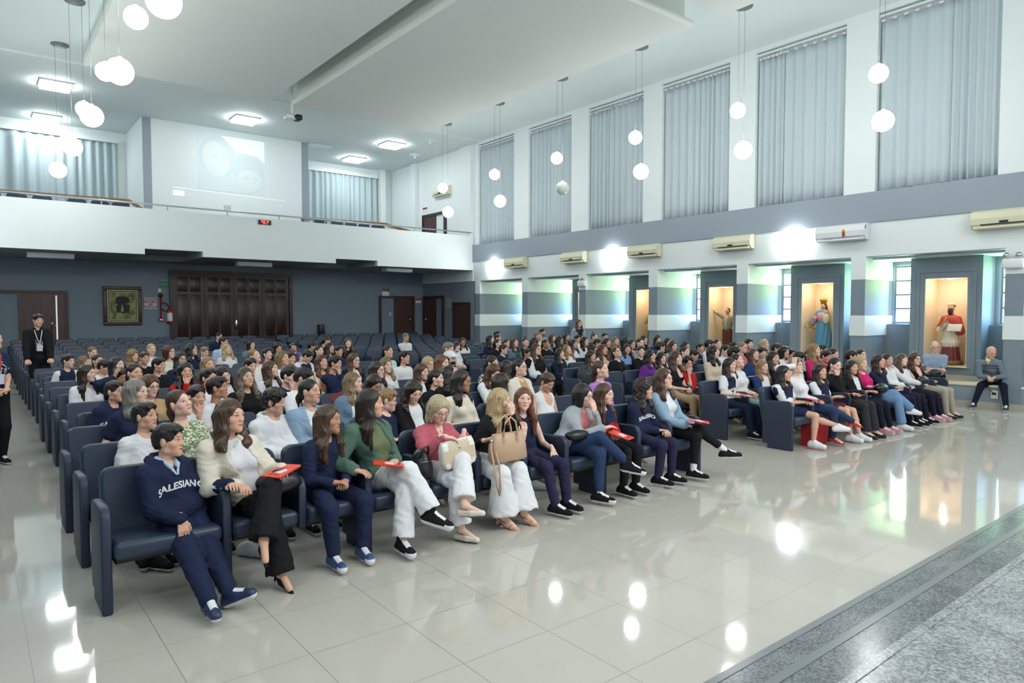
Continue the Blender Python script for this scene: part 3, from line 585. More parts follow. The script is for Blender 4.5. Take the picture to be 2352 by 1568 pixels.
def fastmesh(name,P,F,mats,mi=None,hl=None):
    me=bpy.data.meshes.new(name); me.vertices.add(len(P)); me.vertices.foreach_set('co',P.astype(np.float32).ravel())
    me.loops.add(F.size); me.loops.foreach_set('vertex_index',F.astype(np.int32).ravel()); me.polygons.add(len(F)); me.polygons.foreach_set('loop_start',np.arange(0,F.size,4,dtype=np.int32))
    for m in mats: me.materials.append(m)
    if mi is not None: me.polygons.foreach_set('material_index',mi.astype(np.int32))
    me.polygons.foreach_set('use_smooth',np.ones(len(F),bool))
    if hl is not None: a=me.attributes.new('hl','FLOAT_VECTOR','POINT'); a.data.foreach_set('vector',hl.astype(np.float32).ravel())
    me.update(calc_edges=True); return me
def join(parts):
    P=[];F=[];H=[];o=0
    for p,f_,h in parts: P.append(p); F.append(f_+o); H.append(h); o+=len(p)
    return np.concatenate(P),np.concatenate(F),np.concatenate(H)
def Rx(a): c,s=math.cos(a),math.sin(a); return np.array([[1,0,0],[0,c,-s],[0,s,c]])
def Ry(a): c,s=math.cos(a),math.sin(a); return np.array([[c,0,s],[0,1,0],[-s,0,c]])
def Rz(a): c,s=math.cos(a),math.sin(a); return np.array([[c,-s,0],[s,c,0],[0,0,1]])
def unit(v): return v/(np.linalg.norm(v)+1e-9)
def sstep(a,b,x): t=np.clip((x-a)/(b-a),0,1); return t*t*(3-2*t)
TC={}
# ------------------------------------------------------------ head, hand, hair, shoe shapes
PIV=V(0,-.03,-.11)
def head_mesh(sex,h):
    key=('h',sex,h)
    if key in TC: return TC[key]
    s=SDF(); m=sex=='m'; c=sex=='c'
    s.ell((0,-.014,.028),(.073,.092,.084)); s.ell((0,.018,-.03),(.060,.066,.078 if not c else .072),k=.03)
    s.ell((0,.045,-.075),(.034 if not m else .04,.04,.034),k=.03); s.ball((0,.073,-.1),.013 if not m else .017,k=.03)
    for x in (-1,1):
        s.ball((x*.046,.0,-.068),.02 if not m else .024,k=.03); s.ball((x*.042,.052,-.022),.02,k=.025); s.cap((x*.014,.077 if m else .0745,.026),(x*.038,.069 if m else .067,.024),.011,k=.015)
        s.ball((x*.031,.096,.004),.017,k=.012,sub=True); s.ball((x*.031,.070,.005),.0135,k=.004); s.cap((x*.02,.083,.013),(x*.042,.076,.011),.0045,k=.006)
        s.ell((x*.076,-.006,-.008),(.009,.019,.031),Rz(-x*.35),k=.008); s.ball((x*.0105,.088,-.029),.0085,k=.008)
        s.cap((x*.0,.087,-.0565),(x*.017,.079,-.0575),.0055,.004,k=.006)
    nz=-.001 if m else -.005 if not c else -.008
    s.cap((0,.082,.012),(0,.097+nz,-.022),.0068,.0095,k=.012); s.ball((0,.097+nz,-.0255),.0088,k=.01)
    s.cap((0,.085,-.0655),(0,.085,-.0655),.007,k=.01); [s.cap((0,.0895,-.0612),(x*.021,.087,-.0585),.0022,k=.003,sub=True) for x in (-1,1)]
    s.ball((0,.0,-.115),.02,k=.02)
    r=.044 if c or not m else .054
    s.cap((0,-.02,-.06),(0,-.042,-.2),r*.97,r*1.08,k=.022)
    P,F=s.mesh(h); TC[key]=(P,F); return TC[key]
def hand_mesh(pose,h):
    key=('hand',pose,h)
    if key in TC: return TC[key]
    b={'rest':28,'flat':8,'grip':58,'spread':12}[pose]; s=SDF(); s.cap((0,-.03,0),(0,.015,0),.021,.024,k=.02)
    xs=(-.028,-.0095,.0095,.028); ln=(.058,.068,.072,.064); 
    for i,x in enumerate(xs):
        sp=(x*(9 if pose=='spread' else 2.0)); base=V(x,.083,0); s.cap((x*.6,.012,0),base,.0125,.0105,k=.012)
        p=base; a=R(b*.6); L=ln[i]
        for j,fr in enumerate((.45,.31,.24)):
            a+=R(b*(.55 if j==0 else .8)) if j else 0
            q=p+L*fr*V(math.sin(R(sp*.0)+R(x*(900 if pose=='spread' else 150)))*math.cos(a),math.cos(a),-math.sin(a)); s.cap(p,q,.0088-.0008*j,.008-.0008*j,k=.004); p=q
    t0=V(.018,.02,-.004); t1=V(.043,.05,-.012); t2=V(.05,.078,-.02 if b<40 else -.03); t3=V(.046,.098,-.026 if b<40 else -.045); s.cap(t0,t1,.015,.0115,k=.012); s.cap(t1,t2,.0105,.0095,k=.006); s.cap(t2,t3,.0095,.0075,k=.004)
    P,F=s.mesh(h); TC[key]=(P,F); return TC[key]
def pn(x,y,z,f,s=0.): return (np.sin(x*f+1.7*np.sin(y*f*.7+s)+s)*np.sin(y*f*1.1+1.3*np.sin(z*f*.8)+2*s)*np.sin(z*f*.9+1.5*np.sin(x*f*.6)+s*3))
def hair_mesh(st,h):
    key=('hair',st,h)
    if key in TC: return TC[key]
    s=SDF(); inf={'C':.014,'K':.02,'W':.008,'P':0,'T':0,'S':.004,'L':.004,'B':.009,'Z':-.004,'SG':.007,'LS':.002}[st]
    s.ell((0,-.016,.031),(.078+inf,.096+inf,.087+inf)); s.ell((0,-.055,-.012),(.062+inf,.05+inf,.07),k=.03)
    lowcut=True
    if st in ('S','SG','C'): s.ell((0,.03,.078),(.058+inf,.058+inf,.034+inf),k=.02); s.ell((.012,.075,.072),(.05,.022,.022),k=.015)
    if st=='C': s.ell((0,-.0,.06),(.09,.1,.075),k=.02)
    if st in ('L','K','W','LS'):
        ln={'L':-.37,'K':-.30,'W':-.24,'LS':-.4}[st]; rr={'L':.034,'K':.05,'W':.042,'LS':.03}[st]; lowcut=False
        for x in (-1,1):
            s.cap((x*.058,-.015,.03),(x*.07,-.04,-.13),rr,rr*.95,k=.03); s.cap((x*.07,-.04,-.13),(x*.082,-.05,ln),rr*.95,rr*.5,k=.03)
            s.cap((x*.064,.01,.04),(x*.078,.01,-.09),.024,.028,k=.02); s.cap((x*.078,.01,-.09),(x*.092,.045,-.2),.028,.034,k=.03); s.cap((x*.092,.045,-.2),(x*.09,.075,ln*.93),.034,.016,k=.03); s.cap((x*.1,.0,-.18),(x*.105,.03,ln*.8),.03,.016,k=.03)
            s.cap((x*.035,-.08,0),(x*.04,-.088,ln),.04,.026,k=.03)
    if st=='B':
        lowcut=False
        for x in (-1,1): s.cap((x*.056,-.01,.03),(x*.07,-.02,-.12),.034,.026,k=.03); s.cap((x*.062,.03,.03),(x*.07,.025,-.1),.016,.014,k=.02); s.cap((x*.035,-.07,0),(x*.04,-.075,-.12),.04,.03,k=.03)
    if st=='P': s.cap((0,-.1,-.02),(0,-.125,-.06),.026,.03,k=.02); s.cap((0,-.125,-.06),(.01,-.12,-.22),.026,.014,k=.02)
    if st=='T': s.ball((0,-.045,.125),.036,k=.012)
    # face opening, ears, nape
    s.ell((0,.108,-.04),(.060 if st not in('S','C','SG') else .064,.072,.116 if st!='P' and st!='T' else .126),k=.010,sub=True)
    s.cap((0,.12,-.13),(0,.14,-.3),.062,.06,k=.012,sub=True)
    if st in ('S','SG','P','T','C','Z'):
        for x in (-1,1): s.ell((x*.09,-.002,-.02),(.03,.03,.048),k=.01,sub=True)
    if lowcut: s.ell((0,-.03,-.155),(.14,.14,.098 if st not in ('P','T') else .085),k=.01,sub=True) if st not in ('P',) else s.ell((0,.0,-.15),(.14,.10,.085),k=.01,sub=True)
    if st=='Z': s.ell((0,.03,.09),(.085,.12,.09),k=.01,sub=True)
    if st in ('C','K'): s.noise=lambda x,y,z: (.010 if st=='K' else .009)*pn(x,y,z,75,.3)+.004*pn(x,y,z,150,1.)
    elif st=='W': s.noise=lambda x,y,z: .007*pn(x,y,z*.8,48,.3)
    elif st in ('S','SG'): s.noise=lambda x,y,z: .0035*pn(x,y*1.6,z,110,.8)
    else: s.noise=lambda x,y,z: .0042*np.sin(np.arctan2(x,y+.3)*90+12*z)*np.clip((.06-z)*10,0.2,1)
    P,F=s.mesh(h); TC[key]=(P,F); return TC[key]
def shoe_mesh(kind,h):
    key=('shoe',kind,h)
    if key in TC: return TC[key]
    s=SDF() # ankle at origin height .085, toe along +y
    if kind in ('sneaker','hightop','chunky'):
        w=.04 if kind!='chunky' else .046
        s.cap((0,-.045,.042),(0,.05,.044),w,w*1.02,k=.02); s.cap((0,.05,.042),(.004,.15,.034),w,w*.86,k=.02); s.cap((0,-.03,.07),(0,.01,.085),.036,.034,k=.02)
        if kind!='sneaker': s.cap((0,-.02,.07),(0,-.025,.135),.037,.038,k=.015)
        s.cap((0,.02,.09),(0,.1,.065),.018,.016,k=.02)
        for i in range(5): s.cap((-.02,.03+i*.018,.098-i*.0085),(.02,.03+i*.018,.098-i*.0085),.0035,k=.001)
        s.ell((0,.05,-.06),(.2,.3,.062),k=.002,sub=True)
    elif kind=='flat':
        s.cap((0,-.04,.028),(0,.06,.026),.033,.037,k=.02); s.cap((0,.06,.026),(0,.15,.02),.036,.024,k=.02); s.cap((0,-.02,.075),(0,.065,.062),.027,.027,k=.01,sub=True); s.cap((-.014,.098,.052),(.014,.098,.052),.005,k=.003)
    elif kind=='heel':
        s.cap((0,-.03,.065),(0,.04,.048),.028,.03,k=.02); s.cap((0,.04,.046),(0,.15,.014),.032,.012,k=.02); s.cap((0,-.045,.05),(0,-.05,.004),.012,.007,k=.01); s.cap((0,-.02,.11),(0,.07,.078),.027,.026,k=.008,sub=True)
    elif kind=='sandal':
        s.cap((0,-.04,.062),(0,.04,.04),.022,.026,k=.02); s.cap((0,.04,.036),(0,.14,.016),.028,.026,k=.02); s.ell((0,.04,.09),(.06,.16,.045),k=.01,sub=True); s.cap((0,-.045,.05),(0,-.045,.006),.012,.012,k=.008)
        s.cap((-.036,.1,.02),(-.02,.1,.052),.006,k=.004); s.cap((-.02,.1,.052),(.02,.1,.052),.006,k=.004); s.cap((.036,.1,.02),(.02,.1,.052),.006,k=.004)
    P,F=s.mesh(h); TC[key]=(P,F); return TC[key]
# ------------------------------------------------------------ skin / hair materials
def skin_mat(tone,brow,beard=False,mouth=0,lips=None):
    key='skin_%s_%s_%d'%(tone,brow,beard)
    if key in MC: return MC[key]
    base={1:S(230,192,174),2:S(216,172,148),3:S(190,142,116),4:S(140,98,76)}[tone]
    lip={1:S(190,104,98),2:S(178,92,84),3:S(150,76,68),4:S(120,62,56)}[tone]
    m,N,b=new_mat(key,.56,.3); at=N.n('Attribute',attribute_name='hl'); sp=N.n('SeparateXYZ'); N.nt.links.new(at.outputs['Vector'],sp.inputs[0]); X,Y,Z=sp.outputs
    ax=N.m('ABSOLUTE',X); front=N.step(Y,.03,.05)
    def el(cx,cz,rx,rz,soft=.25,x=ax,Z=Z):
        u=N.m('DIVIDE',N.m('SUBTRACT',x,cx),rx); w=N.m('DIVIDE',N.m('SUBTRACT',Z,cz),rz); d=N.m('SQRT',N.m('ADD',N.m('MULTIPLY',u,u),N.m('MULTIPLY',w,w))); return N.m('MULTIPLY',N.step(d,1-soft,1+soft,True),front)
    g=N.n('TexNoise'); g.inputs['Scale'].default_value=30; N.nt.links.new(at.outputs['Vector'],g.inputs['Vector'])
    c=N.mix(N.m('MULTIPLY',g.outputs['Fac'],.35),base,tuple(min(1,v*f_) for v,f_ in zip(base,(1.12,.95,.92))))
    c=N.mix(N.m('MULTIPLY',el(.04,-.028,.026,.024,.9),.35),c,tuple(v*f_ for v,f_ in zip(base,(1.05,.72,.68))))
    bc={'k':S(34,26,24),'d':S(48,34,28),'b':S(78,56,42),'l':S(130,100,72),'g':S(130,124,118)}[brow]
    if beard:
        bm_=N.m('MULTIPLY',N.m('MULTIPLY',N.step(Z,-.045,-.06,False) if False else N.step(Z,-.058,-.040,True),N.step(Y,-.01,.03)),.75 if beard==2 else .25); c=N.mix(bm_,c,bc)
    brw=N.m('MAXIMUM',el(.0235,.0275,.0105,.003),el(.036,.0287,.011,.0026)); c=N.mix(N.m('MULTIPLY',brw,.85),c,bc)
    c=N.mix(N.m('MULTIPLY',el(.031,.009,.0175,.0095,.5),.30),c,tuple(v*.5 for v in base))
    c=N.mix(el(.031,.0052,.0145,.0062,.12),c,S(222,216,210)); c=N.mix(el(.032,.0055,.0056,.0058,.2),c,S(48,32,24)); c=N.mix(el(.031,.0112,.0155,.0022,.3),c,S(30,20,18))
    Zs=N.m('SUBTRACT',Z,N.m('MULTIPLY',N.m('MULTIPLY',ax,ax),6.5)); lp=el(0,-.0615,.0225,.0088,.15,Z=Zs); c=N.mix(N.m('MULTIPLY',lp,.8),c,lip); c=N.mix(N.m('MULTIPLY',el(0,-.0615,.021,.0013,.4,Z=Zs),.8),c,tuple(v*.3 for v in lip)); c=N.mix(N.m('MULTIPLY',el(.008,-.036,.0045,.0022,.4),.6),c,tuple(v*.3 for v in base))
    N.put(c,b.inputs['Base Color']); b.inputs['Subsurface Weight'].default_value=.0; return m
HC={'k':((20,17,17),(37,31,30)),'d':((28,20,17),(50,36,30)),'b':((50,34,26),(90,64,46)),'r':((56,30,22),(98,56,38)),'rd':((74,42,28),(128,80,52)),'o':((84,66,46),(168,140,100)),'om':((40,32,30),(138,124,108)),
 'y':((142,118,84),(204,180,136)),'l':((112,86,56),(160,128,88)),'g':((92,88,82),(150,142,132)),'gy':((150,134,106),(198,184,152)),'w':((150,150,150),(204,202,198))}
def hair_mat(c,curly=False):
    key='hair_%s_%d'%(c,curly)
    if key in MC: return MC[key]
    a,b2=HC[c]; m,N,b=new_mat(key,.38,.45); at=N.n('Attribute',attribute_name='hl'); mp=N.n('Mapping'); mp.inputs['Scale'].default_value=(150,150,10) if not curly else (90,90,70); N.nt.links.new(at.outputs['Vector'],mp.inputs[0])
    n=N.n('TexNoise'); n.inputs['Scale'].default_value=1; n.inputs['Detail'].default_value=3; N.nt.links.new(mp.outputs[0],n.inputs['Vector']); col=N.mix(N.step(n.outputs['Fac'],.36,.66),S(*a),S(*b2))
    if c in ('om','o'):
        sp=N.n('SeparateXYZ'); N.nt.links.new(at.outputs['Vector'],sp.inputs[0]); col=N.mix(N.m('MULTIPLY',N.step(sp.outputs[2],-.02,.08),.8 if c=='om' else .5),col,S(*a))
    N.put(col,b.inputs['Base Color']); bp=N.n('Bump'); bp.inputs['Strength'].default_value=.6; bp.inputs['Distance'].default_value=.004; N.nt.links.new(n.outputs['Fac'],bp.inputs['Height']); N.nt.links.new(bp.outputs[0],b.inputs['Normal']); return m
# ------------------------------------------------------------ cloth materials
CLR={'navy':(32,40,68),'white':(226,226,230),'creamw':(224,218,204),'whitew':(228,226,222),'cream':(222,214,198),'black':(24,24,28),'denimlight':(142,168,192),'denim':(104,128,152),'green':(84,112,98),'pink':(186,96,108),'grey':(158,164,172),'red':(176,34,40),
 'lilac':(176,116,190),'tan':(190,156,112),'brown':(86,60,52),'burgundy':(92,40,50),'palebl':(176,196,220),'purple':(104,40,134),'lilacw':(216,210,224),'mint':(190,214,208),'yellow':(222,212,140),'blue':(40,60,108),'skyblue':(126,158,214),'darkgreen':(34,66,56),
 'beige':(206,194,172),'hotpink':(206,38,112),'darknavy':(26,26,46),'pinkish':(190,120,130),'olive':(112,124,92),'salmon':(196,128,126),'greent':(52,92,70),'rust':(140,82,56),'beigep':(170,160,146),'jeans':(44,62,96),'jeanslt':(112,144,182),'teal':(142,178,172),'khaki':(176,148,116),'charcoal':(50,50,54),'legging':(44,44,72),'vest':(118,130,146),'shirtbl':(158,176,200),'lemon':(226,222,160)}
def cloth(c):
    key='cloth_'+c
    if key in MC: return MC[key]
    if c in CLR: return mat(key,S(*CLR[c]),.82,spec=.2,noise=(7,.08),bump=(9,.35,.03))
    m,N,b=new_mat(key,.8,.25); tc=N.n('TexCoord'); mp=N.n('Mapping'); N.nt.links.new(tc.outputs['Object'],mp.inputs[0]); v=N.n('TexNoise'); N.nt.links.new(mp.outputs[0],v.inputs['Vector'])
    P={'leaf':((1,.5,1.4),26,(112,138,96),(222,218,200),.5,.52),'zebra':((2.2,1,.9),22,(28,28,32),(214,212,206),.49,.51),'floral':((1,1,1),38,(226,224,224),(120,124,134),.66,.68),'floral2':((1,1,1),5,(226,224,224),(226,224,224),.4,.6)}
    if c in P:
        sc,f_,a,b2,l,h=P[c]; mp.inputs['Scale'].default_value=sc; v.inputs['Scale'].default_value=f_; v.inputs['Detail'].default_value=1.0; v.inputs['Distortion'].default_value=2.2 if c in('leaf','zebra') else 0; N.put(N.mix(N.step(v.outputs['Fac'],l,h),S(*a),S(*b2)),b.inputs['Base Color'])
    else:
        wv=N.n('TexWave',wave_type='BANDS'); wv.bands_direction='X'; N.nt.links.new(mp.outputs[0],wv.inputs['Vector'])
        a,b2,sc={'stripe':((30,42,78),(214,216,220),9),'stripegr':((196,214,178),(110,150,110),14),'plaid':((186,160,132),(222,214,200),5)}[c]; wv.inputs['Scale'].default_value=sc; N.put(N.mix(N.step(wv.outputs['Fac'],.6,.75),S(*a),S(*b2)),b.inputs['Base Color'])
    return m
# ------------------------------------------------------------ people
def ik(a,b,l1,l2,pole):
    d=b-a; L=np.linalg.norm(d); L2=min(L,(l1+l2)*.999); u=d/L; b2=a+u*L2 if L>l1+l2 else b; L=min(L,(l1+l2)*.999)
    x=(l1*l1-l2*l2+L*L)/(2*L); hgt=math.sqrt(max(0,l1*l1-x*x)); p=pole-u*(pole@u); return a+u*x+unit(p)*hgt,b2
def frame_from(fwd,up):
    y=unit(fwd); x=unit(np.cross(y,up)); z=np.cross(x,y); return np.stack([x,y,z],1)
def place_shoes(kind,shoes,M_up,M_sole,parent,h):
    P,F=shoe_mesh(kind,h); cz=P[F].mean(1)[:,2]; mi=(cz<(.026 if kind in('sneaker','hightop') else .034 if kind=='chunky' else .004)).astype(int)
    if kind in ('hightop','sneaker','chunky'):
        c=P[F].mean(1); toe=(c[:,1]>.125)&(c[:,2]<.05) if kind!='sneaker' else np.zeros(len(c),bool); mi[toe]=1
        lace=(c[:,1]>.02)&(c[:,1]<.115)&(np.abs(c[:,0])<.0235)&(c[:,2]>.098-(c[:,1]-.03)/.018*.0085-.002)
        mi[lace]=2
    for A,fw,up in shoes:
        Rm=frame_from(fw,up); Q=(P-V(0,0,.085))@Rm.T+A; me=fastmesh('shoe',Q,F,[M_up,M_sole,M_wplast if kind!='flat' else M_gold],mi); link('shoe',me,parent)
def person(world,rz,Hw,hd,sex,hair,hcol,tone,top,tcol,lab,pose='n',extra='',dist=10,seated=True,opt=None,group='seated audience'):
    """world: floor point under the hips; rz: turn of the body; Hw: head centre in world; hd: yaw, pitch, roll of the head relative to world facing -Y"""
    opt=opt or {}; near=dist<6.9; mid=dist<10.5
    hh=.0046 if near else .006 if mid else .0085; hc=.010 if near else .0135 if mid else .018; hp=.0042 if near else .0055 if mid else .0075; hb=.012 if near else .015 if mid else .02
    s=opt.get('s',{'m':1.03,'w':.97,'c':.90}[sex]); B=Rz(-rz); H=B@(np.array(Hw)-np.array(world)); yaw,pit,rol=hd; yaw=yaw-math.degrees(rz)
    Rh=Rz(R(180+yaw))@Rx(R(pit))@Ry(R(rol)); hs=opt.get('hs',1.0 if sex!='c' else .96); Np=H+Rh@(PIV*hs); N=Np+V(0,.012,-.062)*s; Bn=Rz(R(180+yaw*.3))
    gz=opt.get('fz',0.)
    P=V(0,0,.53*(.97 if sex=='c' else 1)) if seated else V(0,0,.92*s)
    P=V(opt.get('px',0),opt.get('py',0),P[2]); ty=R(np.clip(opt.get('ty',yaw*.3),-35,35)); T=Rz(ty)
    sp=N-P; lean=Rx(-math.atan2(sp[1],sp[2]))if False else np.eye(3)
    def at(t,x=0,y=0,z=0): return P+sp*t+T@V(x,y,z)
    fat=opt.get('fat',1.); sw=.168 if sex=='m' else .152 if sex=='w' else .150
    SL,SR=[at(1,x*sw*s,.0,-.062*s) for x in (1,-1)]
    def torso(S_,e,shirt=False):
        k=.05; S_.ell(P+V(0,.0,.01),(.158*s*fat+e,.125*s*fat+e,.115*s+e),T,k); S_.ell(at(.33,0,-.005*fat),(.132*s*fat+e,.103*s*fat+e,.14*s+e),T,k); S_.ell(at(.7,0,-.0),(.145*s*(fat*.5+.5)+e,.104*s*(fat*.5+.5)+e,.15*s+e),T,k)
        S_.cap(SL*.9+SR*.1,SR*.9+SL*.1,.052*s+e,k=.04); S_.cap(N+V(0,0,.012),N+V(0,.005,-.05),.048*s+e,.07*s+e,k=.03)
        if sex=='w':
            for x in (1,-1): S_.ball(at(.63,x*.068,-.078,0),.058*s+e*.6,k=.04)
    # arms
    if pose in ('x',): HL,HR=at(.42,-.11,-.15),at(.36,.11,-.155)
    elif seated: HL,HR=V(.055+P[0]*.8,-.20+.0,.61),V(-.055+P[0]*.8,-.215,.615)
    else: HL,HR=V(.2,-.05,.78*s),V(-.2,-.05,.78*s)
    if pose in ('n','h','hh','hn') and seated:
        v=(int(abs(Hw[0]*97+Hw[1]*31))%4)
        HL=V(P[0]+(.05,.11,.03,.09)[v],(-.20,-.13,-.16,-.22)[v]+.0,.625); HR=V(P[0]-(.05,.11,.06,.03)[v],(-.21,-.14,-.17,-.2)[v],.63)
    fw=-T[:,1] if False else T@V(0,-1,0)
    if pose=='h': HR=H+Rh@V(.02,.085,-.155); 
    if pose=='hh': HR=H+Rh@V(.10,.03,.0)
    if pose=='hn': HR=H+Rh@V(.06,-.05,-.15)
    HL=np.array(opt.get('HL',HL),float); HR=np.array(opt.get('HR',HR),float); la=.262*s; lf=.235*s
    EL,HL=ik(SL,HL,la,lf,np.array(opt.get('poleL',(.55,.5,-1.)))); ER,HR=ik(SR,HR,la,lf,np.array(opt.get('poleR',(-.55,.5,-1.))))
    # legs
    hj=[P+T@V(x*.082*s,-.02,-.03) for x in (1,-1)]
    if seated: FL,FR=V(P[0]+.10,-.50,.095),V(P[0]-.10,-.47,.095)
    else: FL,FR=V(.09,.02,.09),V(-.09,.02,.09)
    FL=np.array(opt.get('FL',FL),float); FR=np.array(opt.get('FR',FR),float); lt=.425*s*(1.0); ls=.395*s
    pole=V(0,-.6,1) if seated else V(0,-1,.1)
    KL,FL=ik(hj[0],FL,lt,ls,np.array(opt.get('kneeL',pole))); KR,FR=ik(hj[1],FR,lt,ls,np.array(opt.get('kneeR',pole)))
    # ---- body: one skin surface with head, torso, limbs, hands
    bare_arm=top in 'TSR' ; bare_leg=opt.get('bottom','trousers') in ('shorts','skirt')
    b=SDF(); torso(b,0); b.cap(N,Np,.046*s,.044*s,k=.02)
    for a_,e_,w_ in ((SL,EL,HL),(SR,ER,HR)): b.cap(a_,e_,.043*s,.034*s,k=.02); b.cap(e_,w_,.034*s,.023*s,k=.012)
    lr=(.078,.05,.046,.033) if bare_leg else (.066,.046,.042,.034)
    for a_,k_,f_ in ((hj[0],KL,FL),(hj[1],KR,FR)): b.cap(a_,k_,lr[0]*s,lr[1]*s,k=.02); b.cap(k_,k_*.6+f_*.4,lr[1]*s,lr[2]*s*1.12,k=.015); b.cap(k_*.6+f_*.4,f_,lr[2]*s*1.12,lr[3]*s,k=.015)
    feet=[]
    for nm,f_,k_ in (('FLd',FL,KL),('FRd',FR,KR)):
        shin=unit(f_-k_); d=opt.get(nm); d=unit(np.array(d,float)) if d is not None else unit(V(shin[0]*.3,-1,0)); d=unit(d-shin*0); feet.append((f_,d)); up=unit(np.cross(np.cross(d,V(0,0,1)),d)) if abs(d[2])<.95 else V(0,1,0)
        b.cap(f_+V(0,0,0),f_+d*.12-up*.055,.03*s,.024*s,k=.015)
    Pb,Fb=b.mesh(hb if not(bare_arm and not near) else min(hb,.016)); Hb=(Pb-H)@Rh/hs
    # keep body vertices out of the painted face zone
    Hb[:,1]=np.minimum(Hb[:,1],.0)
    Ph,Fh=head_mesh(sex,hh); wgt=sstep(-.10,-.175,Ph[:,2])[:,None]; A=H+(Ph*hs)@Rh.T; Cc=Np+((Ph-PIV)*hs)@Bn.T; Phw=A*(1-wgt)+Cc*wgt
    parts=[(Pb,Fb,Hb),(Phw,Fh,Ph)]
    ps=opt.get('hand',('rest','rest')); 
    if pose=='h': ps=(ps[0],'spread' if 'fingers' in lab else 'grip')
    for side,wr,el,pz in ((1,HL,EL,ps[0]),(-1,HR,ER,ps[1])):
        d=unit(wr-el); nm='HLd' if side>0 else 'HRd'
        d=unit(np.array(opt[nm],float)) if nm in opt else d
        if nm not in opt and seated and pose in('n','x') : d=unit(d+V(-side*.5,-.1,-.05))
        if pose in ('h','hh','hn') and side<0: d=unit(Rh@V(-.25 if pose=='hh' else .1,0,1) ) if pose!='h' else unit(Rh@V(-.3,-.1,1.0))
        up=np.array(opt.get('Hup',(0,0,1)),float)
        if pose in('h','hh','hn') and side<0: up=Rh@V(0,1,.0) if pose=='h' else Rh@V(1,0,0)
        if abs(d@unit(up))>.95: up=V(0,-1,.2)
        Rm=frame_from(d,up); Pn,Fn=hand_mesh(pz,hp); Q=Pn.copy(); 
        mir=(side<0)
        if mir: Q=Q*V(-1,1,1); Fn=Fn[:,::-1]
        Q=(Q*s*1.02)@Rm.T+wr; parts.append((Q,Fn,np.full(Q.shape,-.5)))
    PP,FF,HH=join(parts); brow={'k':'k','d':'d','b':'b','r':'b','rd':'b','o':'b','om':'k','y':'l','l':'l','g':'g','gy':'l','w':'g'}[hcol]
    me=fastmesh('person',PP,FF,[skin_mat(tone,brow,2 if 'D' in extra else (1 if sex=='m' and 'Q' not in extra else 0))],None,HH); body=link('person',me,None,tuple(world),(0,0,rz)); tag(body,lab,'person',group)
    # ---- hair
    hst=hair
    if hst!='N':
        Pq,Fq=hair_mesh(hst,.0062 if near else .0075 if mid else .0105); wgt=sstep(-.09,-.20,Pq[:,2])[:,None]*.92; A=H+(Pq*hs)@Rh.T; Bh=Rz(R(180+yaw*.45)); Cc=Np+((Pq-PIV)*hs)@Bh.T; Q=A*(1-wgt)+Cc*wgt
        link('hair',fastmesh('hair',Q,Fq,[hair_mat(hcol,hst in('C','K'))],None,Pq),body)
    # ---- top
    e={'T':.012,'L':.013,'S':.010,'R':.013,'H':.024,'J':.011}[top]; fold=.0075 if near else .005 if mid else 0; sd=float(Hw[0]*3+Hw[1])
    def garment(name,e,m,sl,neck,openf=0,hood=False,sleeve_m=None,hem=.0,kids=None):
        g=SDF(); torso(g,e,True)
        if hem: g.ell(P+V(0,-.01,.03),(.165*s*fat+e+hem,.135*s*fat+e+hem,.10*s),T,.05)
        for a_,e_,w_ in ((SL,EL,HL),(SR,ER,HR)):
            if sl=='none': continue
            if sl=='short': q=a_+(e_-a_)*.62; g.cap(a_,q,.050*s+e,.048*s+e,k=.03)
            else: g.cap(a_,e_,.048*s+e,.040*s+e*1.1,k=.03); q=e_+(w_-e_)*(.93 if sl=='long' else .7); g.cap(e_,q,.039*s+e*1.1,.028*s+e*.9,k=.015)
        if hood:
            for i in range(9): a0=R(200+i*35/1.0) if False else R(-60+i*37.5); q0=N+V(.088*math.cos(a0),.005+.085*math.sin(a0),.02+.012*math.sin(a0)); a1=R(-60+(i+1)*37.5); q1=N+V(.088*math.cos(a1),.005+.085*math.sin(a1),.02+.012*math.sin(a1)); (g.cap(q0,q1,.030 if math.sin(a0)>-.3 else .022,k=.02) if i<8 else 0)
            g.cap(N+V(0,.12,.0),N+V(0,.15,-.10),.055,.05,k=.03)
        fx=T@V(0,-1,0)
        if neck=='v': g.cap(N+fx*.09+V(0,0,.05),N+fx*.13+V(0,0,-.10),.055,.012,k=.01,sub=True)
        elif neck=='u': g.cap(N+fx*.09+V(0,0,.03),N+fx*.13+V(0,0,-.09),.07,.055,k=.01,sub=True); 
        elif neck=='c': g.ball(N+fx*.075+V(0,0,.035),.052,k=.01,sub=True)
        if neck in 'vuc': g.cap(N+V(0,0,.045),N+V(0,-.01,.12),.06,.07,k=.01,sub=True)
        if sl=='none' and top=='S':
            for x in (1,-1): g.ball(at(1,x*(sw+.065)*s,0,-.05*s),.068*s,k=.01,sub=True)
        if openf: 
            for t0,t1,w0,w1,y0,y1 in ((1.08,.8,openf,openf,-.115,-.15),(.8,.55,openf,openf*1.1,-.15,-.178),(.55,.02,openf*1.1,openf*1.25,-.178,-.17)): g.cap(at(t0,0,y0*fat),at(t1,0,y1*fat),w0+.03,w1+.038,k=.006,sub=True)
        fo=fold*(.35 if name=='inner_top' else 1)
        if fold: g.noise=lambda x,y,z: fo*pn(x,y,z*1.4,22,sd)+fo*.6*(np.abs(np.sin(x*23+z*41+y*17+2.5*np.sin(z*19+sd)+1.5*np.sin(x*31)))-.5)
        Pg,Fg=g.mesh(hc); mi=None; mats=[m]
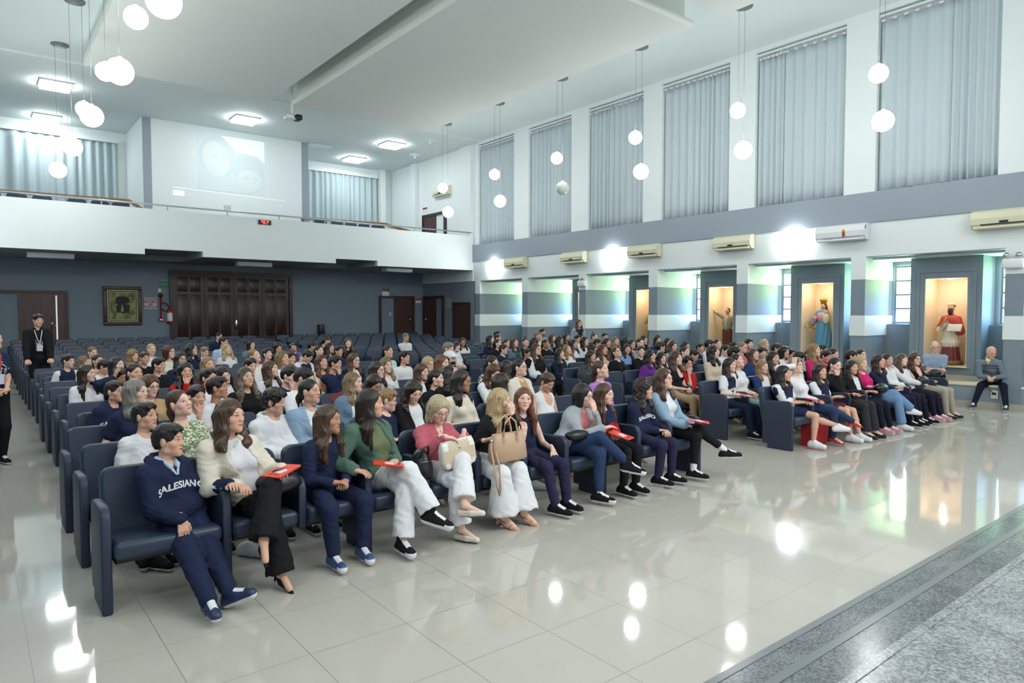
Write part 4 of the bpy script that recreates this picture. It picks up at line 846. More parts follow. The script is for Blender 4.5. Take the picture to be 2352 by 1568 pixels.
        if sleeve_m is not None:
            cf=Pg[Fg].mean(1); mi=np.zeros(len(cf),int)
            for a_,e_,w_,x in ((SL,EL,HL,1),(SR,ER,HR,-1)):
                for u,v_,rr in ((a_+unit(N-a_)*.03,e_,.082),(e_,w_,.075)):
                    ab=v_-u; t=np.clip(((cf-u)@ab)/(ab@ab),0,1); d=np.linalg.norm(cf-u-t[:,None]*ab,axis=1); lat=np.abs((cf-at(.7))@T[:,0])>.115*s; mi[(d<rr)&(lat|(rr<.08))]=1
            mats=[m,sleeve_m]
        return link(name,fastmesh(name,Pg,Fg,mats,mi),body)
    c2=opt.get('inner'); nk=opt.get('neck','v' if (sex=='w' and 'N' in extra) else 'c')
    if top in ('T','L','S','R','H'):
        nm={'T':'tee','L':'long_sleeve_top','S':'sleeveless_top','R':'raglan_tee','H':'hoodie'}[top]
        sl={'T':'short','L':'long','S':'none','R':'short','H':'long'}[top]
        if top=='S': nk='u'
        tm=cloth(tcol) if tcol not in('raglan','jersey') else cloth('navy' if tcol=='raglan' else 'white')
        garment(opt.get('topname',nm),e,tm,sl,opt.get('neck',nk),0,top=='H',cloth('white') if tcol=='raglan' else (cloth('blue') if tcol=='jersey' else None),hem=.01 if top=='H' else 0)
    elif top=='V': pass
    if top=='J':
        jc,ic={'none':0,'denimlight':('denimlight','white'),'denim':('denim','greent' if 'green' in lab else 'white'),'cream':('cream','white'),'green':('green','olive'),'grey':('grey','salmon'),'varsity':('navy','navy'),'black':('black','white'),'creamw':('creamw','tan'),'purple':('denim','purple'),'whitew':('whitew','whitew'),'plaid':('plaid','rust'),'blackwhite':('black','black')}[tcol]
        garment('inner_top',.013,cloth(opt.get('innercol',ic)),'short',nk)
        garment(opt.get('topname','jacket'),.027,cloth(jc),'long','v',.045 if tcol!='varsity' else .004,False,cloth('red') if tcol=='varsity' else cloth('white') if tcol=='blackwhite' else None,hem=.01)
    # ---- trousers, shoes
    bt=opt.get('bottom','trousers'); bc=opt.get('bcol','navy' if sex=='c' else 'black'); g=SDF(); e=.012
    g.ell(P+V(0,.0,.0),(.163*s*fat+e,.13*s*fat+e,.118*s+e),T,.04)
    fl=opt.get('flare',0); cut=opt.get('cut',.97)
    if dist<12 or opt:
        for a_,k_,f_ in ((hj[0],KL,FL),(hj[1],KR,FR)):
            w0=opt.get('lw',.0)
            if bt=='trousers':
                g.cap(a_,k_,.078*s+e+w0,.055*s+e+w0,k=.03); q=k_+(f_-k_)*cut; g.cap(k_,q,.054*s+e+w0,.038*s+e*.7+w0+fl,k=.015)
                if fl: dd=unit(f_-k_); uu=unit(np.cross(dd,V(1,0,0))); g.ell(q+dd*.062,(.15,.15,.07),np.stack([np.cross(uu,dd),uu,dd],1),k=.003,sub=True)
            else: q=a_+(k_-a_)*.55; g.cap(a_,q,.082*s+e,.08*s+e,k=.03)
        if fold: g.noise=lambda x,y,z: fold*.8*pn(x,y,z,24,sd+4)+fold*.6*(np.abs(np.sin(x*29+z*15-y*25+2.2*np.sin(z*21+y*13+sd)))-.5)
        Pg,Fg=g.mesh(hc if not far_leg(dist) else .02); link(bt if bt!='trousers' else 'trousers',fastmesh('trousers',Pg,Fg,[cloth(bc)]),body)
        if near or opt.get('shoes'):
            sk,su,so=opt.get('shoes',('sneaker','black','white')); ss=[]
            for f_,d in feet:
                up=unit(np.cross(np.cross(d,V(0,0,1)),d)); ss.append((f_+(V(0,0,0)),d,up))
            place_shoes(sk,ss,cloth(su) if su in CLR else mat('shoe_'+su,S(*SHC[su]),.4),cloth(so) if so in CLR else mat('shoe_'+so,S(*SHC[so]),.5),body,.005 if near else .008)
            if opt.get('socks'):
                for (f_,d),k_ in zip(feet,(KL,KR)):
                    q=SDF(); sh=unit(k_-f_); q.cap(f_+sh*.01,f_+sh*.075,.036*s,.038*s); Pq,Fq=q.mesh(.007); link('sock',fastmesh('sock',Pq,Fq,[cloth('white')]),body)
    # ---- small worn things
    def hw(p): return H+Rh@(np.array(p)*hs)
    if 'G' in extra:
        mb=MB()
        for x in (-1,1): mb.tube([hw((x*.033+.021*math.cos(a),.099-abs(.021*math.cos(a)+x*.033)*.13,.003+.0165*math.sin(a))) for a in [i*math.pi/7 for i in range(15)]],.0016,5,cap=False); mb.tube([hw((x*.053,.092,.006)),hw((x*.078,.04,.006)),hw((x*.079,-.01,.0))],.0016,5)
        mb.tube([hw((-.012,.1,.006)),hw((.012,.1,.006))],.0016,5); mb.build('glasses',mat('glasses_frame',S(40,32,34),.3) if hcol not in('g','y','gy','w') else mat('glasses_frame_light',S(120,90,80),.3),body)
    if 'U' in extra:
        mb=MB(); 
        for x in (-1,1): mb.ball(tuple(hw((x*.035,.062,.098))),.024,0,10,(1,1,.6))
        mb.tube([hw((-.06,.06,.095)),hw((.06,.06,.095))],.004,5); mb.build('sunglasses',mat('sunglass_silver',S(170,175,180),.15,metal=.7),body)
    if 'E' in extra and mid:
        mb=MB()
        for x in (-1,1): mb.ball(tuple(hw((x*.083,-.0,-.038))),.0045,0,8)
        mb.build('earring',M_chrome,body)
    if 'Y' in extra:
        mb=MB(); mb.ball(tuple(hw((0,.083,-.066))),.014,0,12,(1,.6,1.3)); mb.build('open_mouth',mat('mouth_dark',S(60,20,22),.5),body)
    if 'N' in extra:
        mb=MB(); fx=T@V(0,-1,0); mb.tube([N+V(.05,0,.03)+fx*.02,N+V(.035,0,-.01)+fx*.085,N+V(0,0,-.035)+fx*.104,N+V(-.035,0,-.01)+fx*.085,N+V(-.05,0,.03)+fx*.02],.0012,4); mb.ball(tuple(N+V(0,0,-.038)+fx*.106),.005,0,8); mb.build('necklace',M_gold,body)
    if 'A' in extra:
        q=SDF(); q.ell((0,-.016,.045),(.094,.11,.085)); q.ell((0,.1,.05),(.07,.06,.012),k=.02); q.ell((0,-.02,-.06),(.13,.14,.085),k=.005,sub=True); Pq,Fq=q.mesh(.007); link('cap',fastmesh('cap',H+(Pq*hs)@Rh.T,Fq,[cloth('white')]),body)
        q=SDF(); q.ell((0,.055,-.055),(.05,.046,.042)); Pq,Fq=q.mesh(.006); link('face_mask',fastmesh('face_mask',H+(Pq*hs)@Rh.T,Fq,[cloth('black')]),body)
    return body,dict(H=H,Rh=Rh,N=N,at=at,T=T,HL=HL,HR=HR,KL=KL,KR=KR,SL=SL,SR=SR,P=P,B=B)
def far_leg(d): return d>7
SHC={'navyblue':(40,52,88),'canvas':(62,82,128),'ivory':(226,220,204),'redshoe':(196,40,34),'soleblk':(30,30,32),'solewht':(220,220,216),'skinclear':(206,160,140),'pinks':(206,140,156),'blackl':(24,24,26),'brownsole':(92,66,50)}

KEYS='388,1010 530,955 755,962 851,925 1008,940 1149,920 1203,916 1340,908 1389,904 1480,893 1525,870 334,955 412,925 452,910 630,922 712,898 890,918 950,899 1061,874 1153,879 1257,877 1380,848 314,900 264,898 345,886 500,890 480,868 565,866 664,862 697,868 812,878 860,882 1002,869 1031,862 1131,834 1134,855 1165,844 1194,844 276,864 309,856 201,857 157,829 194,832 225,829 213,810 240,842 269,838 306,817 332,822 348,802 365,838 389,808 441,802 415,825 427,853 470,808 503,772 514,785 522,802 478,837 513,861 577,792 584,817 576,839 614,813 649,823 638,798 672,798 667,823 707,818 733,806 717,795 749,783 758,799 778,806 799,787 739,832 770,834 622,847 813,827 867,849 887,839 891,807 932,774 929,821 984,836 969,853 1016,833 1034,824 1030,801 1049,796 1063,785 1127,780 1144,777 1142,768 1143,789 1156,802 1164,788 1182,787 1207,786 1235,771 1246,763 1211,812 1232,802 1229,786 1253,789 1269,776 1286,782 1301,774 1303,803 1318,790 1286,813 1326,778 1343,784 1365,774 1389,773 1372,788 1394,787 1414,783 1385,803 1361,800 1358,818 1415,809 1441,801 1451,790 1437,783 1470,788 1479,781 1471,806 1494,818 1519,823 1511,780 1517,797 1534,787 1546,794 1553,822 1573,809 1575,796 1580,834 1594,815 1608,798 1629,791 1648,790 1639,809 1666,804 1685,796 1677,838 1693,828 1686,811 1706,798 1720,790 1731,814 1756,791 1750,809 1752,842 1777,822 1783,800 1801,808 1817,814 1836,822 1828,840 1801,857 1859,815 1871,804 1889,803 1897,818 1914,814 1884,853 1918,838 1957,843 1978,834 1955,818 1978,815 2019,830 2038,827 2072,827 2102,824'.split()
REST=set(tuple(map(int,q.split('.'))) for q in '1.1.5 1.1.6 1.1.8 1.1.10 1.2.4 1.2.5 1.2.7 1.2.9 1.3.1 1.3.2 1.3.3 1.3.4 1.3.6 1.3.8 1.3.10 1.4.1 1.4.2 1.4.3 1.4.4 1.4.9 1.5.3 1.5.4 1.5.5 1.5.6 1.5.7 1.5.9 1.5.10 1.6.1 1.6.2 1.6.5 1.6.6 1.6.7 1.6.8 1.6.10 1.7.1 1.7.2 1.7.3 1.7.6 1.7.7 1.7.8 1.8.1 1.8.2 1.8.3 1.8.6 1.8.8 1.8.9 1.9.1 1.9.2 1.9.3 1.9.4 1.9.7 1.9.9 1.9.10 1.10.2 1.10.3 1.10.4 1.10.5 1.10.8 1.10.10 1.11.2 1.11.3 1.11.4 1.11.5 1.11.6 1.11.9 1.11.10 1.12.2 1.12.4 1.12.5 1.12.8 1.12.9 1.12.10 1.13.2 1.13.4 1.13.10 1.13.12 1.14.4 1.15.8 1.18.1 1.19.1 2.1.3 2.1.4 2.1.6 2.1.7 2.1.9 2.2.3 2.2.4 2.2.6 2.2.7 2.2.8 2.2.9 2.3.2 2.3.3 2.3.4 2.3.6 2.3.7 2.3.8 2.3.9 2.4.1 2.4.4 2.4.5 2.4.6 2.4.8 2.4.9 2.5.3 2.5.5 2.5.6 2.5.7 2.5.8 2.5.9 2.6.3 2.6.5 2.6.6 2.6.7 2.6.8 2.6.9 2.7.1 2.7.3 2.7.5 2.7.6 2.7.7 2.7.8 2.7.9 2.8.0 2.8.3 2.8.4 2.8.5 2.8.7 2.8.8 2.8.9 2.8.10 2.9.1 2.9.4 2.9.5 2.9.6 2.9.8 2.9.9 2.9.10 2.10.3 2.10.5 2.10.6 2.10.7 2.10.8 2.10.9 2.10.10 2.11.4 2.11.7 2.11.10 2.12.5 2.12.8 2.12.9 2.13.6 2.13.10 2.14.0 2.14.4 2.14.8 2.15.0'.split())
# ------------------------------------------------------------ props
def orange_folder(c,rz,tilt,lab):
    t=empty('folder',c,rz); t.rotation_euler=(tilt,0,rz); tag(t,lab,'folder','orange folders held in the front rows')
    b=MB(); b.box((-.11,-.15,0),(.11,.15,.004),0); t.scale=(.74,.74,.74); b.prism([(-.11,-.15),(-.112,.15),(.10,.17),(.108,-.14)],.008,.0095,2,0); b.build('cover',mat('folder_orange',S(226,62,34),.4),t)
    b=MB(); b.prism([(-.06,-.05),(-.03,.04),(.03,.05),(.06,.01),(.04,-.06)],.0097,.0105,2); b.build('printed_patch',mat('folder_print',S(232,214,222),.5),t)
    text('printed_word','BEM-VINDOS',.022,Matrix.Translation((0,-.1,.0100)),mat('folder_violet',S(60,44,110),.5),t)
def handbag_mono():
    t=empty('monogram_handbag',(3.17,4.70,.585)); tag(t,'beige and white monogram handbag on lap of the older blonde woman','handbag')
    m,N,b=new_mat('monogram_canvas',.6); tc=N.n('TexCoord'); mp=N.n('Mapping'); mp.inputs['Rotation'].default_value=(0,R(20),0); N.nt.links.new(tc.outputs['Object'],mp.inputs[0]); w=N.n('TexChecker'); w.inputs['Scale'].default_value=95; N.nt.links.new(mp.outputs[0],w.inputs['Vector']); N.put(N.mix(w.outputs['Fac'],S(224,212,190),S(184,160,130)),b.inputs['Base Color'])
    wl=mat('white_leather',S(228,226,218),.4); b=MB()
    def ringf(w,d,z): return [(x*w,y*d,z) for x,y in ((-1,-.6),(-.93,-1),(-.66,-1),(.66,-1),(.93,-1),(1,-.6),(1,.6),(.93,1),(.66,1),(-.66,1),(-.93,1),(-1,.6))]
    L=[ringf(.13,.035,0),ringf(.15,.05,.015),ringf(.165,.052,.055),ringf(.165,.045,.16),ringf(.158,.032,.2),ringf(.15,.018,.22)]; vs_=[v for r in L for v in r]
    for i in range(5):
        for j in range(12): b.add([vs_[q] for q in (i*12+j,i*12+(j+1)%12,(i+1)*12+(j+1)%12,(i+1)*12+j)],[(0,1,2,3)],1 if (j not in (2,8) and (i!=2 or j in(0,4,5,6,10,11))) else 0,False)
    b.add(L[0],[tuple(range(12))[::-1]],1); b.add(L[-1],[tuple(range(12))],1); o=b.build('body',[m,wl],t); t.rotation_euler=(0,R(-6),0)
    q=MB(); q.tube([(-.155,0,.223),(.155,0,.223)],.006,6); q.build('zip',M_wplast,t); q=MB(); q.ball((0,-.047,.165),.007,0,8); q.build('stud',M_gold,t)
def tote():
    t=empty('beige_tote_bag',(3.66,4.66,.575)); tag(t,'beige leather tote bag standing on lap of the long-haired blonde woman','handbag')
    m=mat('beige_leather',S(190,158,130),.42,bump=(90,.1,.003)); b=MB()
    def ringf(w,d,z,r=.03): return [(x*w,y*d,z) for x,y in ((-1,-.6),(-.9,-1),(.9,-1),(1,-.6),(1,.6),(.9,1),(-.9,1),(-1,.6))]
    L=[ringf(.17,.06,0),ringf(.185,.068,.02),ringf(.178,.06,.14),ringf(.155,.035,.235),ringf(.15,.03,.24)]; vs_=[v for r in L for v in r]; b.add(vs_,[(i*8+j,i*8+(j+1)%8,(i+1)*8+(j+1)%8,(i+1)*8+j) for i in range(4) for j in range(8)]+[tuple(range(8))[::-1],tuple(range(32,40))],0,True); b.build('body',m,t)
    for y in (-.045,.045):
        h=MB(); h.tube([(-.075,y,.18),(-.075,y,.26),(-.055,y,.34),(0,y,.385),(.055,y,.34),(.075,y,.26),(.075,y,.18)],.0095,8); h.build('handle',m,t)
        for x in (-.075,.075): h=MB(); h.box((x-.016,y-.012,.15),(x+.016,y+.012,.215),0,.005); h.build('handle_tab',m,t)
    s=MB(); s.tube([(-.17,0,.2),(-.2,-.03,.12),(-.215,-.09,.0),(-.215,-.14,-.18),(-.2,-.145,-.25),(-.18,-.14,-.18),(-.175,-.11,.0),(-.165,-.05,.1)],.009,6); s.build('shoulder_strap',m,t); s=MB(); s.tube([(-.178,-.0,.17),(-.178,-.01,.2)],.014,8); s.build('buckle',M_chrome,t)
def soft_bag(name,c,r,m,lab,cat='bag',rz=0,strap=True,straps=None):
    t=empty(name,c,rz); tag(t,lab,cat); s=SDF(); s.ell((0,0,r[2]),r); s.ell((r[0]*.2,0,r[2]*.6),(r[0]*.95,r[1],r[2]*.65),k=.05); s.noise=lambda x,y,z:.006*pn(x,y,z,30,r[0]*9); P,F=s.mesh(.012); link('body',fastmesh('body',P,F,[m]),t)
    if strap: b=MB(); b.tube([(-r[0]*.6,-r[1]*.5,r[2]*1.5),(-r[0]*.3,-r[1]*.8,r[2]*2.15),(r[0]*.3,-r[1]*.8,r[2]*2.2),(r[0]*.6,-r[1]*.4,r[2]*1.5)],.009,6); b.build('strap',m,t)
    b=MB(); b.tube([(-r[0]*.7,-r[1]*.75,r[2]*1.3),(0,-r[1]*.98,r[2]*1.35),(r[0]*.7,-r[1]*.75,r[2]*1.3)],.003,5); b.build('zip',M_steel,t); return t
def chest_text(body_obj,name,word,info,size,dz=.0,t=.62,ext=.0012,arc=.05):
    bm=bmesh.new(); 
    tr=BVHTree.FromPolygons([v.co for v in body_obj.data.vertices],[tuple(p.vertices) for p in body_obj.data.polygons]); bm.free()
    me=text_mesh(word,size,ext=0,bold=.002); fx=info['T']@V(0,-1,0); rx=info['T']@V(1,0,0); 
    bm=bmesh.new(); bm.from_mesh(me); bmesh.ops.triangulate(bm,faces=bm.faces[:]); bmesh.ops.subdivide_edges(bm,edges=[e for e in bm.edges if e.calc_length()>.02],cuts=1); base=info['at'](t)
    for v in bm.verts:
        x,z=v.co.x,v.co.y+dz-arc*v.co.x**2/size*2; o=Vector(base+rx*x+V(0,0,z)+fx*.5); hit=tr.ray_cast(o,Vector(-fx))
        v.co=(hit[0]+Vector(fx)*.004) if hit[0] is not None else Vector(base+rx*x+V(0,0,z)+fx*.1)
    bm.to_mesh(me); bm.free(); me.materials.clear(); me.materials.append(cloth('white')); o=link(name,me,body_obj.parent); return o
# ------------------------------------------------------------ the audience
OPT={}
def O(key,**k): OPT[key]=k
O('f0',hip=(1.09,5.02),ty=24,fat=.86,HL=(1.37,4.80,.69),HR=(1.04,4.74,.53),HRd=(.1,-.25,-1),FL=(1.24,4.40,.10),FR=(1.10,4.34,.10),FLd=(.55,-.75,.42),FRd=(.0,-.95,.1),bcol='navy',lw=.01,shoes=('sneaker','navyblue','white'),socks=1,poleL=(.2,.5,-1))
O('f1',hip=(1.60,5.04),ty=6,HL=(1.72,4.78,.74),HR=(1.42,4.80,.675),HRd=(.1,-1,.0),FL=(1.47,4.46,.37),FLd=(-.15,-.8,-.45),FR=(1.60,4.52,.105),FRd=(.25,-1,-.25),bcol='black',flare=.045,lw=.006,shoes=('heel','black','black'),hand=('rest','grip'))
O('f2',hip=(2.14,5.04),fat=.86,HL=(2.20,4.78,.595),HR=(2.09,4.76,.60),HLd=(-.6,-.7,0),HRd=(.7,-.6,.05),FL=(2.27,4.66,.095),FR=(2.03,4.63,.095),bcol='navy',lw=.008,cut=.9,shoes=('hightop','canvas','white'),hand=('grip','grip'),kneeL=(.2,-.5,1),kneeR=(-.2,-.5,1))
O('f3',hip=(2.64,5.04),ty=8,HL=(2.60,4.74,.70),HR=(2.28,4.80,.66),FL=(2.56,4.56,.105),FR=(2.76,4.45,.31),FRd=(.55,-.75,-.2),bcol='white',flare=.03,lw=.012,cut=.9,shoes=('chunky','black','white'))
O('f4',hip=(3.18,5.04),fat=1.08,HL=(3.25,4.73,.84),HR=(3.05,4.74,.84),HLd=(-.2,-.3,-1),HRd=(.9,-.4,-.2),FL=(3.05,4.44,.33),FLd=(.5,-.8,.1),FR=(3.10,4.56,.095),FRd=(.4,-.9,0),bcol='white',flare=.04,lw=.01,cut=.86,shoes=('flat','ivory','brownsole'),neck='v',hand=('grip','rest'))
O('f5',hip=(3.66,5.04),ty=20,HL=(3.85,4.84,.93),HLd=(-.1,-.1,1),HR=(3.52,4.84,.73),FL=(3.78,4.58,.10),FR=(3.57,4.60,.10),FLd=(.45,-.85,-.2),FRd=(.45,-.85,-.2),bcol='white',flare=.075,lw=.014,cut=.84,shoes=('sandal','skinclear','soleblk'),hand=('grip','rest'),kneeR=(-.15,-.5,1))
O('f6',hip=(4.15,5.04),ty=-12,HR=(3.93,4.76,.74),HRd=(0,-.1,1),HL=(4.28,4.76,.58),HLd=(.1,-.5,-.8),FL=(4.34,4.62,.10),FR=(4.16,4.58,.10),FLd=(.2,-1,0),FRd=(.25,-1,0),bcol='legging',shoes=('sneaker','black','white'),neck='c')
O('f7',hip=(4.74,5.04),HL=(4.93,4.85,.85),HLd=(-.15,.05,1),HR=(4.92,4.72,.71),FR=(5.02,4.46,.38),FRd=(.8,-.6,-.2),FL=(4.74,4.60,.105),FLd=(.35,-.95,0),bcol='jeans',cut=.85,shoes=('hightop','black','white'),poleR=(-.8,.2,-.6))
O('f8',hip=(5.26,5.04),HL=(5.14,4.74,.63),HR=(5.05,4.76,.63),FL=(5.35,4.66,.095),FR=(5.16,4.66,.095),bcol='black',shoes=('sneaker','black','solewht'))
O('f9',hip=(5.80,5.04),HL=(5.95,4.76,.57),HR=(5.86,4.80,.58),FL=(5.95,4.68,.10),FR=(5.73,4.68,.10),FLd=(.3,-1,0),FRd=(.3,-1,0),bcol='legging',shoes=('sneaker','black','white'))
O('f10',hip=(6.28,5.04),HL=(6.38,4.74,.60),HR=(6.28,4.74,.60),FR=(6.58,4.42,.32),FRd=(.9,-.6,.0),FL=(6.26,4.62,.105),FLd=(.3,-1,0),bcol='black',cut=.72,shoes=('sneaker','black','white'),socks=1,hand=('grip','grip'))
O('f11',hip=(8.92,5.04),HL=(9.10,4.82,.62),HR=(9.02,4.84,.62),FR=(9.36,4.50,.30),FRd=(.9,-.6,.0),FL=(8.98,4.66,.105),bottom='shorts',bcol='navy',shoes=('sneaker','white','white'))
O('1828,840',bcol='jeans',FR=(9.80,4.52,.32),FRd=(.8,-.6,-.1),FL=(9.45,4.62,.11),shoes=('heel','redshoe','redshoe'))
O('1884,853',bottom='shorts',bcol='burgundy',shoes=('sneaker','white','white')); O('1918,838',bcol='charcoal',flare=.03,shoes=('flat','blackl','blackl'))
O('1957,843',bcol='darknavy',shoes=('sneaker','pinks','white')); O('1978,834',bcol='jeanslt',flare=.03,FR=(11.75,4.5,.32),FRd=(.8,-.6,-.1),shoes=('sneaker','white','white'))
O('2019,830',bcol='darknavy',shoes=('sneaker','black','white')); O('2038,827',bcol='darknavy',shoes=('sneaker','black','white')); O('2072,827',bcol='darknavy',shoes=('sneaker','pinks','white')); O('2102,824',bcol='beigep',shoes=('flat','blackl','blackl'))
O('1677,838',bcol='navy',shoes=('sneaker','black','white')); O('1693,828',bcol='teal',shoes=('sneaker','white','white')); O('1752,842',bcol='navy'); O('1553,822',bcol='khaki'); O('1286,813',bottom='shorts',bcol='navy',FR=(9.2,10.0,.4)); O('1211,812',bottom='shorts',bcol='navy')
O('932,774',bcol='jeans',FR=(12.25,16.45,.48),FRd=(.6,-.9,.1),shoes=('sneaker','white','beigep')); O('1358,818',bcol='navy'); O('1580,834',bcol='charcoal')
def orig(r,tc,xy,z=0): return (xy[0],xy[1],z)
